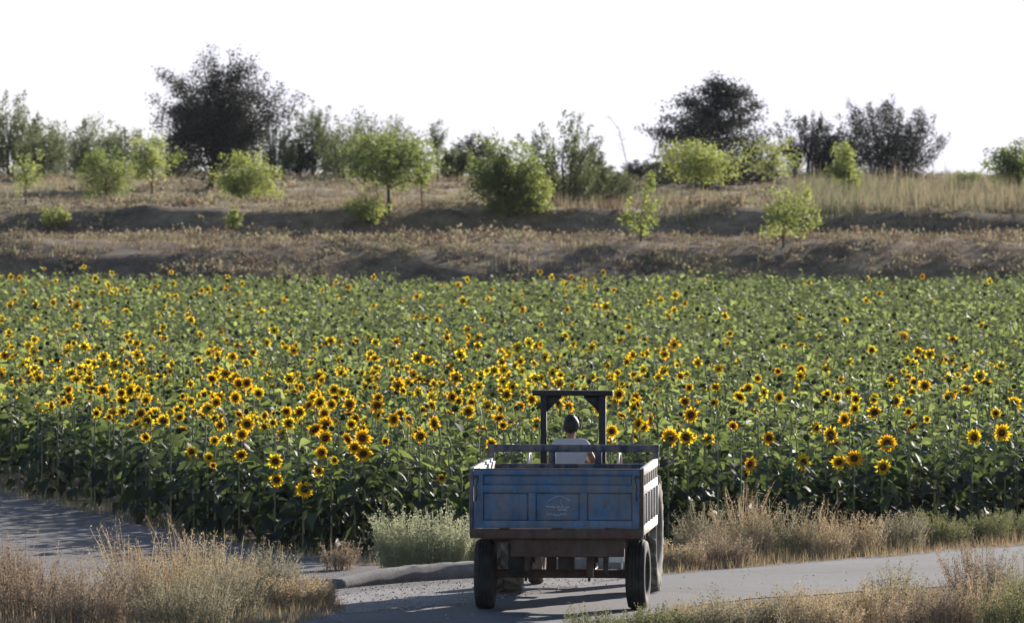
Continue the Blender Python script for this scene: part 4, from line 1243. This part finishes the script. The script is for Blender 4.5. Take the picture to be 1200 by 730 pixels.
# chassis
part('cross_beam', (-0.55, 0.06, 0.665), (0.80, 0.16, 0.8845), 'rust')
for x0 in (-0.42, 0.34):
    part('chassis_beam', (x0, 0.161, 0.74), (x0 + 0.09, LEN + 0.1, 0.884), 'rust')
for y in (0.9, 1.7, 2.5):
    part('cross_member', (-0.96, y, 0.8), (-0.4205, y + 0.06, 0.898), 'rust'); part('cross_member', (0.4305, y, 0.8), (0.96, y + 0.06, 0.898), 'rust')
ax = Soup().box((-0.80, 0.90, 0.37), (0.80, 1.00, 0.47)).build('axle', M['rust'], tr_root, bevel=0.008)
for sx in (-1, 1):
    sp = Soup()
    for k in range(4):
        L = 0.5 - 0.1 * k
        sp.box((sx * 0.38 - 0.035, 0.95 - L, 0.4705 + 0.021 * k), (sx * 0.38 + 0.035, 0.95 + L, 0.489 + 0.021 * k))
    s_ = sp.build('leaf_spring', M['steel'], tr_root); s_['kind'] = 'stuff'
    for y in (0.88, 1.01):
        Soup().tube([(sx * 0.38 - 0.05, y, 0.60), (sx * 0.38 - 0.05, y, 0.33)], 0.012, 8).build('bolt', M['steel'], s_)
    for y in (0.47, 1.43):
        part('spring_hanger', (sx * 0.38 - 0.03, y - 0.04, 0.487), (sx * 0.38 + 0.03, y + 0.04, 0.7395), 'rust')
wheel('wheel', tr_root, -0.915, 0.95, 0.415, 0.235)
wheel('wheel', tr_root, 0.915, 0.95, 0.415, 0.235, steer=R(-3))
# odds and ends under the rear
part('bracket', (0.62, 0.02, 0.60), (0.80, 0.055, 0.664), 'pale')
part('hook', (0.76, 0.02, 0.52), (0.785, 0.05, 0.5995), 'pale')
part('tool_box', (-0.02, 0.6, 0.48), (0.17, 0.85, 0.74), 'steel')
part('hanger_plate', (-0.17, 0.70, 0.47), (-0.05, 0.73, 0.735), 'rust')
part('hanger_plate', (0.33, 0.40, 0.40), (0.41, 0.43, 0.735), 'rust')
part('hanger_plate', (0.52, 0.55, 0.42), (0.58, 0.60, 0.80), 'steel')
part('mud_flap', (-0.62, 0.62, 0.42), (-0.40, 0.635, 0.80), 'rubber')
s = Soup(); s.prism([(LEN + 0.08, 0.62), (LEN + 0.08, 0.74), (LEN + 1.25, 0.58), (LEN + 1.25, 0.50)], -0.06, 0.06)
s.build('drawbar', M['rust'], tr_root, bevel=0.004)
part('drawbar_mount', (-0.33, LEN + 0.02, 0.60), (0.34, LEN + 0.0795, 0.739), 'rust')
for sx in (-1, 1):
    part('tail_lamp', (sx * 0.90 - 0.045, -0.045, 0.915), (sx * 0.90 + 0.045, -0.0305, 0.965), 'rust')

# ------------------------------------------------------------------ tractor in front of the trailer
TX, TD = 0.78, 105.95
tk = empty('tractor', (TX, TD, 0.012), R(-5.0))
tag(tk, 'old open tractor with dark square frame over the seat, pulling the blue trailer', 'tractor')
tp = lambda name, a, b, mat, parent=tk, bev=0.01: Soup().box(a, b).build(name, M[mat], parent, bevel=bev)
wheel('rear_wheel', tk, -0.86, 0.0, 0.735, 0.40, lugs=20, tyre_mat='rubber_dusty', rim_col='red')
wheel('rear_wheel', tk, 0.86, 0.0, 0.735, 0.40, lugs=20, tyre_mat='rubber_dusty', rim_col='red')
wheel('front_wheel', tk, -0.66, 2.15, 0.36, 0.20, tyre_mat='rubber_dusty', rim_col='red')
wheel('front_wheel', tk, 0.66, 2.15, 0.36, 0.20, tyre_mat='rubber_dusty', rim_col='red')
Soup().tube([(-0.66, 0, 0.735), (-0.22, 0, 0.735), (-0.2, 0, 0.735), (0.2, 0, 0.735), (0.22, 0, 0.735), (0.66, 0, 0.735)], [0.10, 0.12, 0.2, 0.2, 0.12, 0.10], 14).build('rear_axle', M['rust'], tk)
s = Soup(); s.prism([(-0.28, 0.62), (-0.28, 0.95), (0.5, 1.0), (1.0, 0.92), (1.0, 0.55), (0.2, 0.50)], -0.17, 0.17); s.build('gearbox', M['rust'], tk, bevel=0.015)
s = Soup(); s.prism([(1.0, 0.62), (1.0, 1.38), (1.15, 1.42), (2.45, 1.30), (2.52, 1.22), (2.52, 0.72), (2.40, 0.60)], -0.25, 0.25); hd = s.build('hood', M['red'], tk, bevel=0.04)
tp('grille', (-0.21, 2.5205, 0.76), (0.21, 2.54, 1.20), 'steel', hd)
for sx in (-1, 1):
    h_ = Soup().lathe([(2.525, 0.0), (2.53, 0.07), (2.58, 0.075), (2.585, 0.0)], 16, 'y', (sx * 0.30, 0, 1.10)); h_.build('headlight', M['pale'], hd)
Soup().tube([(0.15, 1.7, 1.36), (0.15, 1.7, 1.62)], 0.03, 10).build('exhaust', M['steel'], tk)
tp('front_axle', (-0.56, 2.11, 0.33), (0.56, 2.19, 0.42), 'rust')
tp('front_support', (-0.1, 2.05, 0.4205), (0.1, 2.25, 0.62), 'rust')
for sx in (-1, 1):
    # fender: a curved sheet over the rear wheel
    s = Soup(); rows = []
    for a in np.linspace(R(20), R(165), 14):
        y, z = math.cos(a) * 0.82, 0.735 + math.sin(a) * 0.82 * 0.93
        yo, zo = math.cos(a) * 0.84, 0.735 + math.sin(a) * 0.84 * 0.93 + 0.012
        x0, x1 = sx * 0.52, sx * 1.0
        rows.append([(x0, y, z), (x1, y, z), (x1, yo, zo), (x0, yo, zo)])
    v = np.array(rows).reshape(-1, 3); K = len(rows)
    q = [(4 * k + i, 4 * k + 4 + i, 4 * k + 4 + (i + 1) % 4, 4 * k + (i + 1) % 4) for k in range(K - 1) for i in range(4)] + [(0, 1, 2, 3), (4 * K - 1, 4 * K - 2, 4 * K - 3, 4 * K - 4)]
    s.raw(v, [q]); fd = s.build('fender', M['red'] if sx > 0 else M['pale'], tk)
    tp('fender_stay', (min(sx * 0.30, sx * 0.53), -0.06, 1.02), (max(sx * 0.30, sx * 0.53), 0.06, 1.06), 'rust', fd)
    tp('foot_plate', (min(sx * 0.1705, sx * 0.52), 0.55, 0.62), (max(sx * 0.1705, sx * 0.52), 1.0, 0.645), 'steel')
    # grab rail on the fender
    Soup().tube([(sx * 0.56, 0.25, 1.46), (sx * 0.56, 0.20, 1.66), (sx * 0.56, 0.05, 1.72), (sx * 0.56, -0.15, 1.72), (sx * 0.56, -0.28, 1.62), (sx * 0.56, -0.33, 1.43)], 0.014, 8).build('grab_rail', M['pale'], tk)
# seat
s = Soup(); s.prism([(-0.12, 1.22), (0.30, 1.22), (0.33, 1.29), (0.28, 1.32), (-0.12, 1.30)], -0.23, 0.23); st_ = s.build('seat', M['black'], tk, bevel=0.02)
s = Soup(); s.prism([(-0.20, 1.26), (-0.13, 1.26), (-0.17, 1.56), (-0.22, 1.56)], -0.21, 0.21); s.build('backrest', M['black'], tk, bevel=0.02)
tp('seat_mount', (-0.1, -0.1, 0.93), (0.1, 0.2, 1.2195), 'steel')
Soup().tube([(0, 1.05, 1.2), (0, 0.72, 1.56)], 0.02, 8).build('steering_column', M['steel'], tk)
a = np.linspace(0, 2 * math.pi, 25)
sw = Soup(); sw.tube([(0.19 * math.cos(q), 0.71 + 0.19 * math.sin(q) * 0.72, 1.57 + 0.19 * math.sin(q) * 0.66) for q in a], 0.014, 8)
swo = sw.build('steering_wheel', M['black'], tk)
for q in (0.5, 2.6, 4.7):
    Soup().tube([(0, 0.71, 1.565), (0.185 * math.cos(q), 0.71 + 0.185 * math.sin(q) * 0.72, 1.57 + 0.185 * math.sin(q) * 0.66)], 0.009, 6).build('spoke', M['black'], swo)
# square frame over the seat
fr = empty('roll_frame', (0, 0, 0)); fr.parent = tk
for x0, x1 in ((-0.40, -0.325), (0.325, 0.41)):
    tp('post', (x0, -0.34, 0.9), (x1, -0.26, 2.4495), 'black', fr, 0.006)
tp('beam', (-0.50, -0.37, 2.45), (0.50, -0.23, 2.515), 'black', fr, 0.006)
for sx in (-1, 1):
    s = Soup(); s.prism([(sx * 0.324, 2.449), (sx * 0.14, 2.449), (sx * 0.14, 2.425), (sx * 0.324, 2.25)], -0.325, -0.275, 'y'); s.build('gusset', M['black'], fr)
tp('hitch', (-0.06, -0.75, 0.48), (0.06, -0.28, 0.53), 'rust')

# ------------------------------------------------------------------ driver
M['skin'] = plain('skin', (0.30, 0.16, 0.10), 0.55, var=0.12, scale=8)
M['hair'] = plain('black_hair', (0.012, 0.010, 0.010), 0.6, var=0.4, scale=40)
M['shirt'] = plain('pale_shirt', (0.50, 0.47, 0.50), 0.9, var=0.12, scale=9, spec=0.1, bmp=0.3)
M['trousers'] = plain('dark_trousers', (0.05, 0.05, 0.065), 0.9, var=0.3, scale=9, spec=0.1)
M['eye'] = plain('eye', (0.05, 0.04, 0.04), 0.2)


def skinned(name, verts, edges, radii, mat, parent=None, sub=2, root=0):
    me = bpy.data.meshes.new(name); me.from_pydata(verts, edges, []); me.materials.append(M[mat])
    o = link(name, me, parent)
    sk = o.modifiers.new('skin', 'SKIN'); sk.use_smooth_shade = True
    if not me.skin_vertices: me.skin_vertices.new() if hasattr(me.skin_vertices, 'new') else None
    for i, rv in enumerate(radii):
        d_ = me.skin_vertices[0].data[i]; d_.radius = rv if isinstance(rv, tuple) else (rv, rv); d_.use_root = (i == root)
    ss = o.modifiers.new('smooth', 'SUBSURF'); ss.levels = sub; ss.render_levels = sub
    dg = bpy.context.evaluated_depsgraph_get()
    ev = o.evaluated_get(dg); nm = bpy.data.meshes.new_from_object(ev)
    o.modifiers.clear(); o.data = nm; nm.name = name
    return o


V_, E_, R_ = [], [], []
def add(v, r_, link_to=None):
    V_.append(v); R_.append(r_)
    if link_to is not None: E_.append((link_to, len(V_) - 1))
    return len(V_) - 1
pel = add((0, 0.06, 1.42), (0.13, 0.10)); sp1 = add((0, 0.05, 1.56), (0.10, 0.075), pel); che = add((0, 0.07, 1.72), (0.115, 0.075), sp1); nb = add((0, 0.09, 1.875), (0.058, 0.054), che)
nk = add((0, 0.105, 1.93), 0.054, nb); h1 = add((0, 0.125, 1.985), (0.066, 0.075), nk); h2 = add((0, 0.125, 2.075), (0.078, 0.092), h1); h3 = add((0, 0.115, 2.14), (0.058, 0.068), h2)
nose = add((0, 0.225, 2.04), 0.012, h2)
for sx in (-1, 1):
    ear = add((sx * 0.104, 0.115, 2.045), (0.014, 0.028), h2)
    sh = add((sx * 0.175, 0.08, 1.825), 0.048, che); el = add((sx * 0.275, 0.20, 1.615), 0.043, sh); wr = add((sx * 0.175, 0.47, 1.63), 0.028, el); pm = add((sx * 0.165, 0.545, 1.655), (0.020, 0.036), wr)
    for q, (dx, L) in enumerate(((-0.024, .062), (-0.008, .070), (0.008, .066), (0.024, .054))):
        kn = add((sx * (0.165 + dx), 0.60, 1.665), 0.0095, pm); k2 = add((sx * (0.165 + dx), 0.60 + L * 0.45, 1.635), 0.0085, kn); add((sx * (0.165 + dx), 0.59 + L * 0.2, 1.605), 0.0075, k2)
    th = add((sx * 0.128, 0.53, 1.635), 0.010, pm); add((sx * 0.118, 0.575, 1.615), 0.009, th)
    hp = add((sx * 0.10, 0.10, 1.405), 0.088, pel); kn = add((sx * 0.19, 0.50, 1.37), 0.062, hp); cf = add((sx * 0.20, 0.60, 1.10), 0.052, kn); an = add((sx * 0.20, 0.70, 0.75), 0.036, cf); to = add((sx * 0.21, 0.90, 0.695), (0.036, 0.025), an)
pp = skinned('person', V_, E_, R_, 'skin')
PX = TX + -0.055
pp.location = (PX, TD + 0.0, 0.012); pp.rotation_euler = (0, 0, R(-5))
tag(pp, 'person with short dark hair and pale shirt driving the tractor, seen from behind', 'person')
V2 = [(0, 0.06, 1.36), (0, 0.05, 1.56), (0, 0.07, 1.72), (0, 0.09, 1.885), (-0.18, 0.08, 1.835), (-0.235, 0.14, 1.72), (0.18, 0.08, 1.835), (0.235, 0.14, 1.72)]
skinned('shirt', V2, [(0, 1), (1, 2), (2, 3), (2, 4), (4, 5), (2, 6), (6, 7)], [(0.18, 0.15), (0.175, 0.145), (0.18, 0.15), (0.095, 0.09), 0.092, 0.082, 0.092, 0.082], 'shirt', pp, root=1)
V3 = [(0, 0.07, 1.40)]; E3 = []; R3 = [(0.155, 0.118)]
for sx in (-1, 1):
    k = len(V3); V3 += [(sx * 0.10, 0.10, 1.405), (sx * 0.19, 0.50, 1.375), (sx * 0.20, 0.60, 1.10), (sx * 0.20, 0.69, 0.80)]; E3 += [(0, k), (k, k + 1), (k + 1, k + 2), (k + 2, k + 3)]; R3 += [0.105, 0.080, 0.070, 0.058]
skinned('trousers', V3, E3, R3, 'trousers', pp)
for sx in (-1, 1):
    skinned('shoe', [(sx * 0.20, 0.66, 0.705), (sx * 0.205, 0.78, 0.70), (sx * 0.21, 0.93, 0.69)], [(0, 1), (1, 2)], [(0.045, 0.05), (0.048, 0.045), (0.045, 0.03)], 'black', pp)
# hair: a cap over the skull, open towards the face, with uneven lower edge
hs = Soup(); rows = []
rh_ = np.random.default_rng(4)
NA, NBd = 28, 10
for j in range(NBd):
    row = []
    for i in range(NA):
        a = i / NA * 2 * math.pi                       # 0 = face side (+y)
        low = 2.30 - 1.30 * max(0.0, 0.5 + 0.5 * math.cos(a)) ** 1.6 + 0.05 * math.sin(7 * a)      # how far down the hair reaches
        ph = j / (NBd - 1) * low
        rr_ = 1.04 + rh_.normal(0, 0.035)
        row.append((0.094 * math.sin(ph) * math.sin(a) * rr_, 0.112 + 0.116 * math.sin(ph) * math.cos(a) * rr_, 2.068 + 0.132 * math.cos(ph) * rr_))
    rows.append(row)
hs.raw(np.array(rows).reshape(-1, 3), [[(j * NA + i, j * NA + (i + 1) % NA, (j + 1) * NA + (i + 1) % NA, (j + 1) * NA + i) for j in range(NBd - 1) for i in range(NA)]])
ho = hs.build('hair', M['hair'], pp, True)
sd_ = ho.modifiers.new('thick', 'SOLIDIFY'); sd_.thickness = 0.012
for sx in (-1, 1):
    e = Soup(); e.lathe([(-0.012, 0.0), (-0.008, 0.008), (0, 0.0115), (0.008, 0.008), (0.012, 0.0)], 10, 'y', (sx * 0.033, 0.208, 2.065)); e.build('eye', M['eye'], pp, True)
e = Soup(); e.tube([(-0.026, 0.205, 1.99), (0, 0.212, 1.989), (0.026, 0.205, 1.99)], [0.004, 0.006, 0.004], 6); e.build('mouth', M['lamp_red'], pp, True)

# ------------------------------------------------------------------ thin summer haze over the land
hz_ = Soup().box((-900, -60, -60), (900, 700, 30))
m, nt, out = new_mat('thin_haze')
pv = nt.nodes.new('ShaderNodeVolumePrincipled')
pv.inputs['Color'].default_value = (0.90, 0.92, 1.0, 1); pv.inputs['Density'].default_value = 0.00002; pv.inputs['Anisotropy'].default_value = 0.3
nt.links.new(pv.outputs[0], out.inputs['Volume'])
o = hz_.build('haze', m)
tag(o, 'thin pale haze in the summer air', 'haze', kind='stuff')
